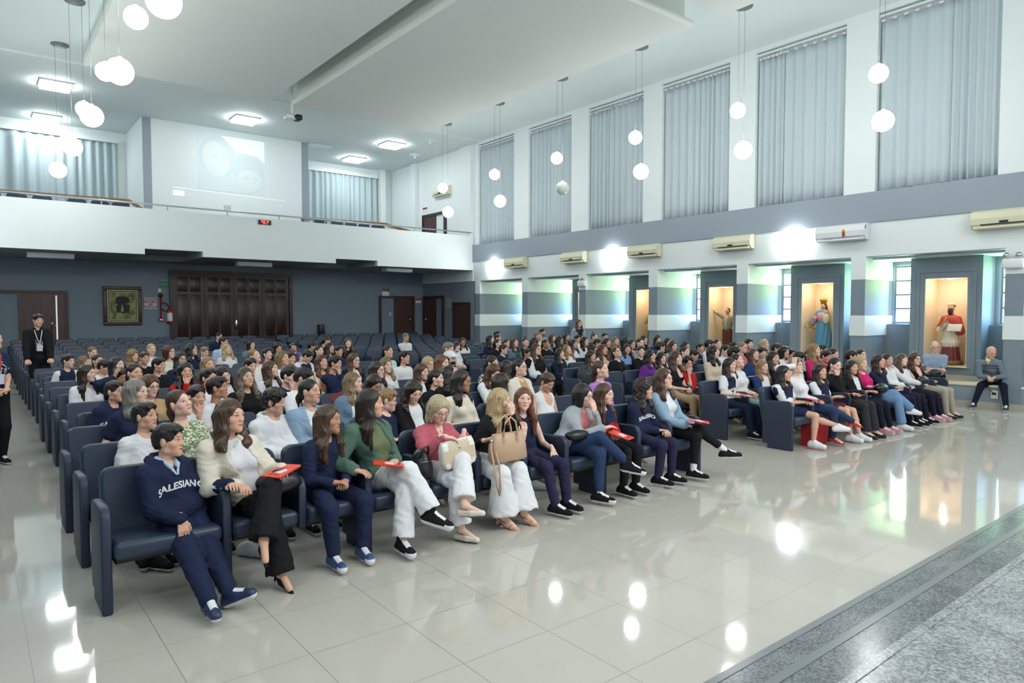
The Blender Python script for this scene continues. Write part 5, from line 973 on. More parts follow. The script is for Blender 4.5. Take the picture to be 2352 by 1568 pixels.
LINES='''1.030|5.000|1.010|1.009|1|0|0|50|0|0|c|S|k|2|H|navy|f0||boy in navy lettered hoodie leaning from first seat of front row
1.432|5.000|1.134|1.493|1|0|1|32|2|0|w|W|b|2|J|cream|f1|N|woman in cream blazer and black trousers holding the hoodie boy's hand
2.163|5.000|1.040|2.145|1|0|2|42|0|0|c|L|b|3|L|navy|f2||girl in navy sweatshirt and blue canvas high-tops, hands clasped
2.520|5.000|1.136|2.566|1|0|3|57|0|0|w|L|d|2|J|green|f3|N|woman in green jacket and white jeans beside the navy sweatshirt girl
3.170|5.000|1.026|3.168|1|0|4|-2|-22|0|w|B|gy|1|V|pink|f4|GN|older blonde woman in pink sweater opening a monogram handbag
3.843|5.000|1.047|3.784|1|0|5|44|-6|0|w|L|y|1|L|black|f5||long-haired blonde woman in white jeans with beige tote on lap
4.127|5.000|1.041|4.159|1|0|6|-27|4|-6|c|L|rd|1|S|navy|f6||redhead girl in sleeveless navy top turning to the blonde woman
4.922|5.000|1.014|4.852|1|0|7|17|-4|0|w|B|k|1|J|grey|f7|G|woman in grey cardigan and ripped jeans, hand at chin
5.237|5.000|1.008|5.246|1|0|8|17|-4|0|c|L|b|1|J|varsity|f8||girl in varsity jacket with red sleeves
5.871|5.000|1.015|5.838|1|0|9|20|-2|0|c|K|d|2|H|navy|f9||curly-haired girl in dark navy lettered sweatshirt
6.210|5.000|1.106|6.247|1|0|10|10|6|0|w|W|b|1|J|denimlight|f10|G|woman in pale denim jacket and black trousers holding orange folder
1.088|6.103|1.035|1.045|1|1|0|41|4|0|c|S|k|2|T|white|n||boy in white tee just behind the front-row hoodie boy
1.342|6.103|1.119|1.437|1|1|1|31|14|8|w|P|b|1|T|leaf|n|E|woman in green and white leaf-print top looking up
1.722|7.116|1.047|1.673|1|2|1|16|-4|0|c|S|k|2|T|white|h||boy with fringe, mouth open, between leaf-print woman and mother
2.127|6.103|1.066|2.123|1|1|2|44|-6|0|c|C|k|2|H|white|n||curly black-haired boy in white hoodie in second row
2.460|6.103|1.136|2.528|1|1|3|34|4|0|w|P|k|2|J|denimlight|n|E|dark-haired woman in light blue denim jacket, hair tied low
3.263|6.103|0.991|3.225|1|1|4|55|-8|0|c|S|l|1|T|navy|n|G|blond boy in glasses and navy tee seen from the side
3.564|6.103|1.052|3.611|1|1|5|3|-24|0|c|W|d|1|J|black|n||girl with long dark hair looking down in black jacket
4.166|6.103|1.127|4.184|1|1|6|37|-4|0|w|L|d|3|L|cream|n|G|woman in cream knit sweater and glasses, long dark hair
4.716|6.103|1.068|4.724|1|1|7|82|-6|0|c|L|d|2|L|white|n||head of dark hair peeking between blonde woman and redhead
5.402|6.103|1.034|5.348|1|1|8|0|-26|0|c|S|b|2|S|white|n||boy in white basketball vest looking down
6.318|6.103|1.139|6.314|1|1|10|18|10|4|w|P|b|1|L|lilac|n|E|woman in lilac top looking up, brown hair tied back
1.201|7.116|1.127|1.115|1|2|0|48|2|0|w|W|g|1|T|navy|n||woman with wavy greying hair in navy tee
1.170|8.129|1.046|1.130|1|3|0|39|0|0|c|S|d|2|H|navy|n||boy in navy lettered hoodie behind greying wavy hair woman
1.502|8.129|1.079|1.536|1|3|1|23|-8|0|w|B|r|1|L|tan|n|G|woman in tan top and glasses with brown bob
1.918|7.116|1.119|1.993|1|2|2|56|4|0|c|S|k|3|T|white|n||boy in white tee with black hair facing right, below ombre-haired woman
2.100|8.129|1.127|2.106|1|3|2|25|4|0|c|S|k|2|T|white|n||boy in white tee whose nose and mouth are hidden behind another boy
2.507|8.129|1.113|2.558|1|3|3|14|8|0|w|L|om|2|L|black|n||woman with black-to-ash ombre hair in black top
3.017|8.129|1.104|3.073|1|3|4|35|-10|0|c|S|k|1|T|navy|h||boy in plain navy tee with hand at his mouth
2.797|7.116|1.162|2.738|1|2|3|48|-20|0|c|S|k|2|L|white|n||dark-haired boy in white sweatshirt behind denim jacket woman
3.378|7.116|1.077|3.297|1|2|4|40|4|0|w|L|o|1|J|denim|n||woman with streaked blonde hair in blue denim jacket
3.638|7.116|1.041|3.657|1|2|5|12|-26|0|c|L|d|3|L|black|n||girl looking down behind the green jacket woman
4.476|7.116|1.056|4.376|1|2|6|39|2|0|c|P|k|1|L|black|n|E|girl with tied black hair and black top in profile
4.661|7.116|1.082|4.690|1|2|7|86|-20|0|c|L|k|2|L|black|hh||girl with black hair resting hand on her head
6.101|8.129|1.109|5.980|1|3|9|13|-6|0|w|P|d|2|T|zebra|n||woman in black and white zebra-print top
5.362|7.116|1.082|5.323|1|2|8|3|-24|0|c|L|b|2|L|white|n||girl with brown fringe looking down in white top
6.382|8.129|1.030|6.354|1|3|10|91|-10|0|c|L|d|2|L|navy|n||long dark hair seen behind woman in cream lapel jacket
5.804|7.116|1.123|5.796|1|2|9|20|8|0|w|P|k|1|J|creamw|n|GE|smiling woman with clear glasses and cream jacket, hair in ponytail
1.526|10.155|1.032|1.551|1|5|1|25|-16|0|c|S|k|3|L|navy|hh||boy in navy top scratching his head
1.525|9.142|1.148|1.550|1|4|1|24|2|0|w|P|k|2|L|black|n||dark-haired woman seen above the tan top woman
1.162|10.155|1.092|1.125|1|5|0|47|2|0|c|L|d|1|T|white|n||girl with long straight dark hair in white tee at left aisle
1.247|13.194|1.075|1.207|1|8|0|40|-2|0|c|S|d|1|R|raglan|n||boy in white and navy raglan tee at left aisle
1.583|14.207|0.980|1.623|1|9|1|53|2|0|c|L|o|1|L|brown|n||girl with very long light brown hair in brown top
1.663|13.194|1.056|1.673|1|8|1|22|2|0|w|P|d|2|T|stripe|n||woman in navy and white vertical stripes
1.836|15.220|1.095|1.780|1|10|1|19|-4|0|w|P|o|1|L|grey|n||woman with light messy updo, forehead visible, above striped woman
1.621|12.181|1.027|1.610|1|7|1|52|-20|0|c|S|d|2|T|white|n||small dark-haired child behind the striped woman
1.643|11.168|1.114|1.624|1|6|1|39|6|0|w|L|k|1|L|brown|n||pale woman with long straight dark hair looking right
2.355|14.207|1.066|2.308|1|9|2|26|0|0|c|K|l|1|L|black|n||girl with curly ginger-blonde hair
2.360|13.194|1.078|2.311|1|8|2|15|0|0|c|S|b|2|T|black|n||brown-fringed boy in dark top beside ginger curls
2.851|15.220|1.128|2.823|1|10|3|13|0|0|w|P|y|1|L|white|n|E|blonde woman with pulled-back hair in white top
2.186|11.168|1.088|2.160|1|6|2|38|-4|0|c|S|k|2|T|black|n||black-haired boy in black tee, head turned right
2.755|13.194|1.170|2.764|1|8|3|38|4|0|w|B|r|1|L|cream|n|G|auburn-haired woman with glasses in cream blouse
3.368|14.207|1.153|3.351|1|9|4|50|6|0|w|W|k|1|T|navy|n|G|woman with shoulder-length black hair and glasses in navy tee
2.711|12.181|1.095|2.684|1|7|3|21|4|0|w|L|k|2|L|navy|n|G|woman with long black hair and dark-rimmed glasses behind girl in red
2.092|9.142|1.133|2.101|1|4|2|1|2|0|c|W|k|2|L|red|h||girl in red sweater with fingers spread on her chin
3.855|15.220|1.039|3.860|1|10|5|19|-10|0|c|S|l|1|T|white|n||blond boy behind a long-haired woman, eyes just visible
5.529|20.285|1.195|5.519|1|15|8|28|-2|0|m|S|k|1|L|navy|n|G|man with glasses in navy sweater, farthest back in the left block
4.526|16.233|1.198|4.483|1|11|6|44|4|0|m|S|k|2|L|palebl|n||black-haired man in pale shirt behind blonde woman
4.312|15.220|1.078|4.351|1|10|6|14|10|0|w|W|y|1|L|white|n||blonde woman in white top with wavy hair looking up
2.615|10.155|1.134|2.624|1|5|3|15|4|0|w|L|l|2|L|burgundy|n|E|woman with long straight honey hair and burgundy top
2.536|9.142|1.064|2.576|1|4|3|14|-10|24|c|L|d|1|T|white|n||smiling girl leaning her head sideways
5.458|17.246|1.063|5.475|1|12|8|22|6|0|w|B|d|1|J|denim|n||woman with brown bob in denim at back of left block
3.580|11.168|1.169|3.621|1|6|5|26|14|14|w|P|l|1|J|whitew|n||woman with light updo tilting her face upward
3.203|10.155|1.094|3.188|1|5|4|12|-10|0|c|S|d|1|T|white|h||small dark-haired child, hand near face, under the updo woman
4.477|13.194|1.066|4.453|1|8|6|21|14|0|c|S|k|1|T|red|n|Y|yawning boy in red tee
3.673|10.155|1.176|3.679|1|5|5|30|10|0|w|B|o|2|L|white|n|E|woman with highlighted bob and eyes closed in white sweater
5.041|14.207|1.133|5.009|1|9|7|10|-16|0|w|W|d|2|L|black|n||dark wavy-haired woman behind the highlighted bob
6.120|16.233|1.017|6.093|1|11|9|0|0|34|c|P|k|2|J|purple|n|U|girl with sunglasses on head and purple tee leaning over
4.171|11.168|1.102|4.187|1|6|6|19|0|0|c|S|d|2|T|red|n||child's face between highlighted bob and boy rubbing neck
4.877|12.181|1.059|4.823|1|7|7|34|-30|0|c|S|d|1|R|raglan|hn||boy in raglan tee rubbing his neck, head bowed
5.520|13.194|1.088|5.513|1|8|8|17|6|0|w|P|k|1|L|black|n||pale forehead of a woman above the wavy-haired shawl woman
6.613|16.233|1.034|6.606|1|11|10|67|-10|0|c|S|k|2|L|black|n||dark head in shadow behind the pale forehead
6.541|15.220|1.198|6.561|1|10|10|76|-10|0|w|P|k|2|L|black|n||dark hair farthest back near centre aisle
6.194|14.207|1.087|6.139|1|9|9|26|4|0|w|L|k|2|L|brown|n||woman with long dark hair parted in middle, near centre
5.941|13.194|1.073|5.982|1|8|9|15|-2|0|c|S|k|2|T|navy|n||boy in navy tee beside the long dark-haired woman
6.617|14.207|1.190|6.608|1|9|10|-10|2|0|c|L|b|1|T|black|n||girl with long light-brown hair sitting alone at back
4.289|10.155|1.089|4.260|1|5|6|13|8|0|w|W|r|2|J|plaid|n||wavy auburn woman in rust top and plaid shawl
4.062|9.142|1.145|4.119|1|4|6|38|-4|0|c|S|k|2|L|navy|h||boy in navy sweater resting chin on his fist
3.146|9.142|1.111|3.153|1|4|4|47|8|0|c|L|b|1|T|lilacw|n||girl with long brown hair in profile, white tee
4.832|10.155|1.099|4.796|1|5|7|24|-2|0|w|L|b|1|J|black|n|GE|woman with black glasses and black jacket
4.202|8.129|1.111|4.206|1|3|6|28|0|0|c|L|d|1|L|grey|n|G|girl with thin round glasses
4.870|9.142|1.074|4.819|1|4|7|11|4|0|w|W|o|1|T|floral|n||woman in white floral tee with golden brown hair
5.988|11.168|1.153|5.910|1|6|9|25|4|0|w|P|k|2|L|mint|n|E|woman with dark tied hair and mint top in profile
9.824|17.246|1.159|9.881|2|12|2|20|4|0|m|S|g|2|T|white|x|G|grey-haired man in white polo and glasses, leg crossed, alone
5.757|10.155|1.103|5.767|1|5|9|26|0|0|c|S|k|2|T|white|n||boy in white tee in front of the man in polo
5.608|9.142|1.059|5.675|1|4|9|10|-2|0|w|B|y|1|L|grey|n|G|blonde woman with glasses beside auburn long hair
4.881|8.129|1.051|4.826|1|3|7|23|-4|0|c|L|b|1|T|white|n||girl with brown hair in white tee left of girl with tied black hair
5.216|8.129|1.156|5.233|1|3|8|23|0|0|w|L|rd|1|L|black|n||woman with long auburn straight hair
6.015|9.142|1.124|6.126|1|4|10|16|-4|0|w|L|k|2|L|black|n|A|person in white cap and black face mask
6.645|10.155|1.222|6.517|1|5|10|26|-8|0|m|S|g|1|T|grey|n||grey hair just visible behind the white cap
8.863|13.194|1.072|8.873|2|8|0|16|-8|-26|c|B|k|1|T|white|n||girl with black bob leaning on woman in white blazer
10.423|15.220|1.073|10.457|2|10|3|-24|0|0|w|L|k|3|J|whitew|n||tan woman with centre-parted hair in white blazer
10.607|14.207|1.159|10.571|2|9|3|23|12|0|w|W|k|1|L|navy|n||woman with wavy black hair in navy jacket, back right
11.623|15.220|1.139|11.612|2|10|5|22|4|0|w|P|d|2|L|black|n||woman's face behind wavy black-haired woman
13.135|17.246|1.168|13.167|2|12|8|32|0|0|m|S|k|2|T|black|n||black hair farthest back near the first wall bay
10.062|13.194|1.109|10.028|2|8|2|28|16|0|w|P|d|1|L|black|n||woman in black with chin raised, near back right
9.451|12.181|1.034|9.443|2|7|1|34|2|0|c|S|d|1|L|navy|n|G|boy with glasses in navy jacket
11.140|14.207|1.054|11.107|2|9|4|1|2|0|c|P|d|1|T|white|n||child's face between glasses boy and denim woman
10.593|13.194|1.115|10.563|2|8|3|5|10|0|w|W|r|1|J|denim|n||woman with auburn hair and denim jacket over green top
10.945|13.194|1.117|10.986|2|8|4|-29|2|0|w|T|d|1|L|black|n||laughing woman with topknot bun in black
13.092|15.220|1.182|13.140|2|10|8|15|6|0|m|S|g|2|T|yellow|n||grey-haired man in yellow shirt
14.163|16.233|1.242|14.215|2|11|10|18|4|0|m|S|k|1|T|grey|n|GD|bearded man with glasses behind yellow shirt man
9.313|11.168|0.988|9.358|2|6|1|10|-2|0|c|S|d|3|R|raglan|n||boy in white and navy raglan on the right block aisle
8.702|10.155|1.145|8.773|2|5|0|7|2|0|w|L|b|1|J|blackwhite|n|G|woman in glasses, black top and white sleeves
10.397|12.181|1.166|10.441|2|7|3|79|-4|0|w|L|d|2|T|yellow|n||dark hair behind the woman with white sleeves
11.616|13.194|1.065|11.608|2|8|5|10|2|0|w|P|k|3|L|black|n|E|tan woman in black with hair tied back
13.678|15.220|1.104|13.709|2|10|9|18|6|0|c|L|b|1|L|grey|n||pale girl with long brown hair behind tan woman
12.118|13.194|1.131|12.125|2|8|6|17|4|0|w|W|k|3|L|black|n||woman with wavy black hair, right of pale girl
14.249|15.220|1.117|14.268|2|10|10|6|2|0|w|L|k|2|L|navy|n||woman with straight black hair in front of standing woman
10.483|11.168|1.032|10.495|2|6|3|-3|12|14|w|W|l|1|L|white|n||sandy-haired woman in white leaning toward dark-haired girl
11.654|12.181|1.089|11.632|2|7|5|6|2|0|w|L|k|2|T|white|n||smiling dark-haired woman in white left of wavy dark hair
9.328|10.155|1.027|9.367|2|5|1|19|8|0|c|L|k|1|T|navy|n||girl in navy tee with long black hair, crossed bare legs
13.730|14.207|1.107|13.741|2|9|9|5|0|0|c|S|k|2|T|white|n||boy below the standing woman
12.029|12.181|1.144|12.070|2|7|6|11|6|0|w|W|d|1|L|white|n||woman with dark wavy hair in white, facing right
14.424|14.207|1.142|14.377|2|9|10|4|4|0|w|T|b|1|L|black|n||woman with light tied hair in black near wall
13.807|13.194|1.196|13.789|2|8|9|-12|-2|0|c|S|k|2|T|black|n||black-haired boy nearest the third wall bay
12.478|12.181|1.087|12.554|2|7|7|34|-6|0|c|S|k|2|T|navy|n||top of dark head in front of woman in black
11.762|11.168|1.153|11.698|2|6|5|3|0|0|w|L|d|2|L|brown|n||woman with dark hair and glasses, face half hidden
13.154|12.181|1.125|13.178|2|7|8|-11|4|0|w|L|o|1|L|grey|n||woman with ash-brown long hair looking right near niche
10.576|10.155|1.072|10.552|2|5|3|-2|6|0|w|W|r|2|S|white|n||woman in white tank top with auburn hair
11.284|11.168|1.035|11.196|2|6|4|54|-4|0|c|L|d|2|T|black|n||dark hair behind the girl in blue tee
9.203|9.142|1.038|9.289|2|4|1|8|-2|0|c|L|d|2|T|blue|n||smiling girl with long dark hair in royal navy tee, aisle seat
9.887|9.142|1.088|9.920|2|4|2|2|22|10|w|P|b|1|L|black|n|G|woman with glasses leaning her head back in black
11.346|10.155|1.065|11.235|2|5|4|-34|0|0|c|L|k|2|T|skyblue|n||girl in sky blue tee turned toward camera
12.633|11.168|1.097|12.650|2|6|7|-4|0|0|w|L|d|1|L|white|n|G|girl with glasses behind the sky blue tee
13.539|12.181|1.115|13.623|2|7|9|61|-4|0|w|L|k|2|L|black|n||black hair at the niche's left edge
11.763|10.155|1.179|11.699|2|5|5|-13|2|0|w|P|d|1|L|grey|n||woman with pulled-back hair in front of the lit niche
13.082|11.168|1.182|13.134|2|6|8|0|0|0|w|L|k|2|L|black|n||edge of a dark-haired head under the dark statue
10.605|9.142|1.088|10.570|2|4|3|-23|0|0|c|S|b|1|T|black|n||boy in black tee with brown hair
9.706|8.129|1.069|9.602|2|3|1|9|4|0|w|W|k|2|T|purple|n||woman in purple blouse with black wavy hair
10.015|8.129|1.016|9.999|2|3|2|-6|0|0|c|W|d|1|L|black|n||girl with dark wavy hair behind purple blouse
13.615|11.168|1.179|13.670|2|6|9|-20|-4|0|w|W|d|2|L|blue|n||dark-haired woman right of the niche, in blue
11.231|9.142|1.148|11.164|2|4|4|59|2|0|c|S|k|2|L|white|n||back of boy's black hair in front of woman in blue
12.742|10.155|1.162|12.717|2|5|7|-11|-2|0|w|L|k|1|L|black|n|G|black-haired woman with glasses near fourth bay
11.645|9.142|1.162|11.626|2|4|5|-11|-4|0|c|W|b|1|L|grey|n||brown-haired girl right of black-haired glasses woman
9.147|7.116|1.113|9.049|2|2|0|7|2|0|w|W|b|1|S|black|n||woman in sleeveless black with long brown hair
10.711|8.129|1.104|10.636|2|3|3|0|6|0|w|P|d|1|L|palebl|n||woman in pale blue behind boy in red
12.074|9.142|1.130|12.098|2|4|6|-8|0|0|w|L|k|2|L|black|n|G|black-haired woman with glasses behind woman in pale blue
9.462|7.116|1.012|9.450|2|2|1|-29|0|0|c|C|k|2|T|red|h|G|curly-haired boy in red tee and black glasses, hand at cheek
10.997|8.129|1.043|11.019|2|3|4|16|-20|0|c|S|k|2|L|navy|n||boy in navy jacket right of curly boy, head bowed
13.977|10.155|1.010|13.894|2|5|9|-9|-2|0|c|S|k|2|L|navy|n||black-haired boy left of woman in beige
12.916|9.142|1.153|12.825|2|4|7|45|0|0|c|S|k|2|L|white|n||top of black hair behind woman in beige
13.227|9.142|1.154|13.224|2|4|8|-21|4|0|w|P|d|1|L|darkgreen|n||woman in dark green under the statue with raised arm
10.184|7.116|1.170|10.104|2|2|2|16|4|0|w|W|k|1|L|beige|n||woman in beige sweater with black shoulder-length hair
12.033|8.129|1.100|11.867|2|3|5|-11|-14|0|c|S|d|1|T|white|n||brown-fringed boy looking down right of beige sweater
13.858|9.142|1.075|13.821|2|4|9|-6|-2|0|c|S|k|3|T|green|n||black-haired boy below the raised-arm statue's plant
9.165|6.103|1.058|9.061|2|1|0|0|2|0|c|L|d|1|R|raglan|n||girl in lettered white and navy tee with long dark hair
9.350|6.103|1.117|9.381|2|1|1|9|16|4|w|P|d|1|T|white|n||woman in white tee behind girl with lettered tee
10.803|7.116|1.131|10.693|2|2|3|33|0|0|c|C|k|2|L|black|n||dark curly hair above woman in white tee
12.654|8.129|1.134|12.457|2|3|6|-5|2|0|w|P|l|1|L|pinkish|n|G|fair woman with glasses and pulled-back hair
12.878|8.129|1.200|12.801|2|3|7|-17|2|0|m|S|k|1|L|black|n||short black-haired person farthest back in fourth bay
11.436|7.116|1.083|11.291|2|2|4|-8|8|0|w|L|r|1|L|blue|n||woman in bright blue sweater with auburn hair
13.480|8.129|1.174|13.380|2|3|8|11|4|0|w|L|y|1|L|grey|n||blonde woman with loose hair farthest back
11.714|7.116|1.114|11.669|2|2|5|-28|-16|0|c|S|d|1|T|palebl|n||brown-haired boy looking down behind girl in jersey
10.079|6.103|0.986|10.039|2|1|2|-14|0|0|c|L|l|1|T|jersey|n||girl in white jersey with blue shoulder patch
10.401|6.103|1.114|10.444|2|1|3|-15|0|0|w|L|k|2|L|darknavy|n||woman with long black hair in dark navy
13.954|8.129|1.073|13.880|2|3|9|20|0|0|c|S|d|2|T|white|n||dark hair head behind woman with sunglasses
12.503|7.116|1.094|12.363|2|2|6|0|0|0|w|B|k|2|S|white|n|U|woman with black bob wearing sunglasses on her head
12.764|7.116|1.032|12.731|2|2|7|-20|-4|0|c|S|d|2|T|grey|n||boy between sunglasses woman and striped green blouse
11.221|6.103|1.080|11.158|2|1|4|18|-20|0|c|S|k|2|T|white|n||black-haired boy behind grey-haired woman
9.266|5.090|1.102|9.329|2|0|1|2|10|0|w|SG|g|1|L|white|hh|G|grey-haired woman with glasses, white blouse, hand on temple
8.953|5.090|1.012|8.929|2|0|0|5|0|0|c|L|k|2|R|raglan|f11||girl in raglan tee and navy shorts, first seat of right block
13.478|7.116|0.996|13.379|2|2|8|-18|8|0|w|P|k|2|L|stripegr|n||woman in pale green striped blouse
11.739|6.103|1.198|11.684|2|1|5|7|4|0|w|L|l|1|L|hotpink|n||light brown-haired woman in pink below blue statue
14.013|7.116|1.085|13.917|2|2|9|16|0|0|c|S|k|2|T|black|n||black hair just under the blue-robed statue
12.150|6.103|1.073|12.145|2|1|6|-13|-14|0|c|S|d|2|T|red|n||boy in red collar looking down
12.424|6.103|1.094|12.520|2|1|7|-3|-4|0|w|P|d|1|L|brown|n||woman's forehead behind boy with red collar
9.970|5.090|0.982|9.971|2|0|2|-12|2|0|c|L|k|2|R|raglan|n||girl with long black hair in raglan tee, third seat front right
10.424|5.090|1.059|10.458|2|0|3|-19|-8|0|w|P|k|1|L|black|h||woman in black turtleneck with hand over mouth
10.982|5.090|0.997|11.009|2|0|4|-21|0|0|c|L|k|2|J|black|n||girl with long black hair and dark jacket beside hot pink
11.295|5.090|1.045|11.409|2|0|5|-17|0|0|w|B|y|1|L|hotpink|x||blonde woman in hot pink blouse with arms crossed
13.123|6.103|1.034|13.159|2|1|8|24|0|0|c|S|k|2|T|black|n||dark head behind the hot pink blouse, far right
13.535|6.103|1.043|13.620|2|1|9|-21|2|0|w|P|k|1|L|grey|n||woman with pulled black hair behind hot pink blouse
11.943|5.090|1.044|12.016|2|0|6|-10|4|0|c|W|d|2|L|navy|n||girl in navy top with brown wavy hair, front row right
12.259|5.090|1.053|12.418|2|0|7|-15|0|0|c|P|d|2|H|white|n||dark-haired youth in white jacket holding a phone
12.855|5.090|1.026|12.993|2|0|8|-8|8|-24|c|W|b|1|H|white|n||girl in white hoodie leaning on woman in black tank
13.413|5.090|1.026|13.544|2|0|9|-25|0|0|w|W|r|1|S|black|n|G|woman in black tank and beige trousers, glasses, end of front row'''.split('\n')
INFO={}
for ln in LINES:
    q=ln.split('|'); hx_,hy_,hz_,hip=map(float,q[:4]); b_,k_,j_=map(int,q[4:7]); yaw,pit,rol=map(float,q[7:10]); sex,hair,hc_,tone,top,tcol,pose,extra,lab=q[10:]
    px_=[l for l in ()]; key=KEYS[len(INFO)]; o=dict(OPT.get(pose,OPT.get(key,{}))); yk=4.76+1.013*k_; org=o.pop('hip',(hip,yk+.28)); z0=fz(yk); org=(org[0],org[1],z0)
    for kk in ('HL','HR','FL','FR'):
        if kk in o: o[kk]=tuple(o[kk][i]-org[i] for i in range(3))
    if pose.startswith('f'): pose='n'
    if sex=='c' and 'bcol' not in o: o['bcol']='navy'
    if tcol=='pink' : top='L'; o['neck']='v'
    d=math.hypot(hx_,hy_); o.setdefault('s',{'m':1.03,'w':.97,'c':.90}[sex])
    body,inf=person(org,0,(hx_,hy_,hz_),(yaw,pit,rol),sex,hair,hc_,int(tone),top,tcol,lab,pose,extra,d,True,o); INFO[key]=(body,inf)
def kid(body,nm): return [c for c in body.children if c.name.split('.')[0]==nm][0]
for key,word,sz,t_ in (('388,1010','SALESIANO',.062,.60),('1480,893','SALESIANO',.055,.62),('264,898','SALESIANO',.055,.62)):
    b_,inf=INFO[key]; g=kid(b_,'hoodie'); g.parent=None; o=chest_text(g,'lettering',word,inf,sz,t=t_); g.parent=b_; o.parent=g
b_,inf=INFO['1677,838']; g=kid(b_,'raglan_tee'); g.parent=None; o=chest_text(g,'lettering','SALESIANO',inf,.045,t=.5); g.parent=b_; o.parent=g
b_,inf=INFO['388,1010']; N=inf['N']; T=inf['T']; fx=T@V(0,-1,0); rx=T@V(1,0,0)
for s_ in (1,-1):
    q=SDF(); q.cap(N+rx*.06*s_+V(0,0,.045),N+rx*.03*s_+fx*.085+V(0,0,.0),.017,.013); q.cap(N+rx*.03*s_+fx*.085,N+rx*.006*s_+fx*.125+V(0,0,-.06),.014,.007); P_,F_=q.mesh(.006); link('hood_lining',fastmesh('hood_lining',P_,F_,[cloth('palebl')]),kid(b_,'hoodie'))
handbag_mono(); tote()
orange_folder((1.68,4.70,.755),R(-60),R(10),'orange-red folder held on the black bag by woman in cream blazer')
orange_folder((2.50,4.66,.70),R(60),R(6),'red folder lying on white jeans of the woman in green jacket')
orange_folder((5.06,4.60,.64),R(20),R(14),'orange folder between the grey cardigan and varsity jacket')
orange_folder((6.30,4.58,.66),R(40),R(8),'orange folder on the knee of the pale denim jacket woman')
orange_folder((9.12,4.74,.66),R(40),R(8),'orange folder on bare knee of the front girl in right block')
orange_folder((8.98,5.66,.63),R(30),R(10),'orange folder on lap of the girl in lettered tee, right block')
orange_folder((10.2,4.68,.66),R(50),R(6),'orange folder edge on lap left of the hot pink blouse')
M_bagk=mat('black_leather',S(26,27,31),.38); M_bagc=mat('charcoal_nylon',S(52,56,62),.7)
soft_bag('black_handbag',(1.68,4.78,.60),(.15,.08,.075),M_bagk,'black leather handbag on lap of the woman in cream blazer','handbag')
soft_bag('black_backpack',(2.90,4.86,.46),(.075,.11,.14),M_bagk,'black backpack wedged between green jacket woman and pink sweater woman','backpack')
soft_bag('belt_bag',(4.66,4.82,.62),(.14,.07,.045),M_bagk,'small black belt bag on lap of the grey cardigan woman','bag',0,False)
soft_bag('grey_backpack',(8.98,9.05,.46),(.20,.15,.22),M_bagc,'dark grey backpack on the aisle seat right of the lilac top','backpack')
soft_bag('black_purse',(11.35,4.80,.60),(.14,.08,.07),M_bagk,'black purse on lap beside the hot pink blouse','handbag',0,False)
soft_bag('black_crossbody',(13.05,4.82,.60),(.13,.08,.08),M_bagk,'black round bag on lap of woman in black tank','handbag',0,False)
soft_bag('dark_satchel',(9.5,7.35,.58),(.16,.10,.08),M_bagc,'dark bag on lap beside the curly boy in red tee','bag',0,False)
t=empty('red_shopping_bag',(9.32,4.82,.0)); tag(t,'red bag standing on floor under the front right block seats','bag'); b=MB(); b.prism([(-.22,0),(.2,0),(.25,.3),(-.25,.34)],-.08,.08,1); b.build('body',mat('red_fabric',S(176,26,34),.6),t); b=MB(); b.tube([(-.1,-.08,.3),(-.08,-.085,.4),(.06,-.085,.4),(.1,-.08,.3)],.006,5); b.build('handle',mat('red_fabric',S(176,26,34)),t)
t=empty('burgundy_booklet',(3.45,7.62,.83),R(20)); t.rotation_euler=(R(35),R(-14),R(25)); tag(t,'dark red booklet held by the wavy auburn woman in plaid shawl','booklet'); b=MB(); b.box((-.13,-.09,0),(.13,.09,.008)); b.build('cover',mat('booklet_red',S(120,30,36),.5),t); b=MB(); b.box((-.125,-.086,-.004),(.125,.086,.0)); b.build('pages',M_wplast,t)
# canvas shoes of people in the second row seen under the front seats
for x,y,c_,lb in ((4.60,5.45,'white','white canvas sneaker under the seat behind the redhead girl'),(1.62,5.3,'white','white shoe under the seat behind the woman in cream blazer'),(1.0,5.45,'black','black and white shoe under the first seat of front row')):
    P,F=shoe_mesh('sneaker',.006); cz=P[F].mean(1)[:,2]; o=link('shoe_pair_half',fastmesh('shoe',P,F,[cloth(c_),cloth('white')],(cz<.026).astype(int)),None,(x,y,0),(0,0,R(215))); o.name='sneaker'; tag(o,lb,'shoe')
# ---- standing and bench people
def stand(world,rz,H,hd,sex,hair,hc_,tone,top,tcol,lab,extra='',**o):
    org=np.array(world)
    d=math.hypot(H[0],H[1]); return person(world,rz,H,hd,sex,hair,hc_,tone,top,tcol,lab,'n',extra,min(d,9.5),o.pop('seated',False),o,'people beside the seats')
b_,inf=stand((.20,10.42,0),R(20),(.215,10.33,1.55),(64,0,0),'w','P','b',2,'T','navy','woman standing at left edge in printed navy tee with red lanyard',bcol='black',HL=(.05,-.24,.93),HR=(-.06,-.22,.95),HLd=(-.8,-.4,-.1),HRd=(.8,-.5,-.1),shoes=('sneaker','black','white'),s=1.0,fat=1.05,hand=('grip','grip'))
def lanyard(body,inf,m,bm_,zb=.46,blob_=True):
    N=inf['N']; T=inf['T']; fx=T@V(0,-1,0); rx=T@V(1,0,0); a=inf['at'](zb)+fx*.135
    q=MB(); 
    for s_ in (1,-1): q.tube([N+rx*.06*s_+V(0,.0,.035),N+rx*.058*s_+fx*.10+V(0,0,-.03),N+rx*.03*s_+fx*.135+V(0,0,-.16),a],.007,6)
    q.build('lanyard',m,body); q=MB(); c=a+V(0,0,-.07)+fx*.012
    q.add([c+rx*x*.045+V(0,0,z*.06)+fx*w for x in(-1,1) for z in(-1,1) for w in(0,.006)],[(0,1,3,2),(4,6,7,5),(0,4,5,1),(2,3,7,6),(0,2,6,4),(1,5,7,3)]); q.build('badge',bm_,body)
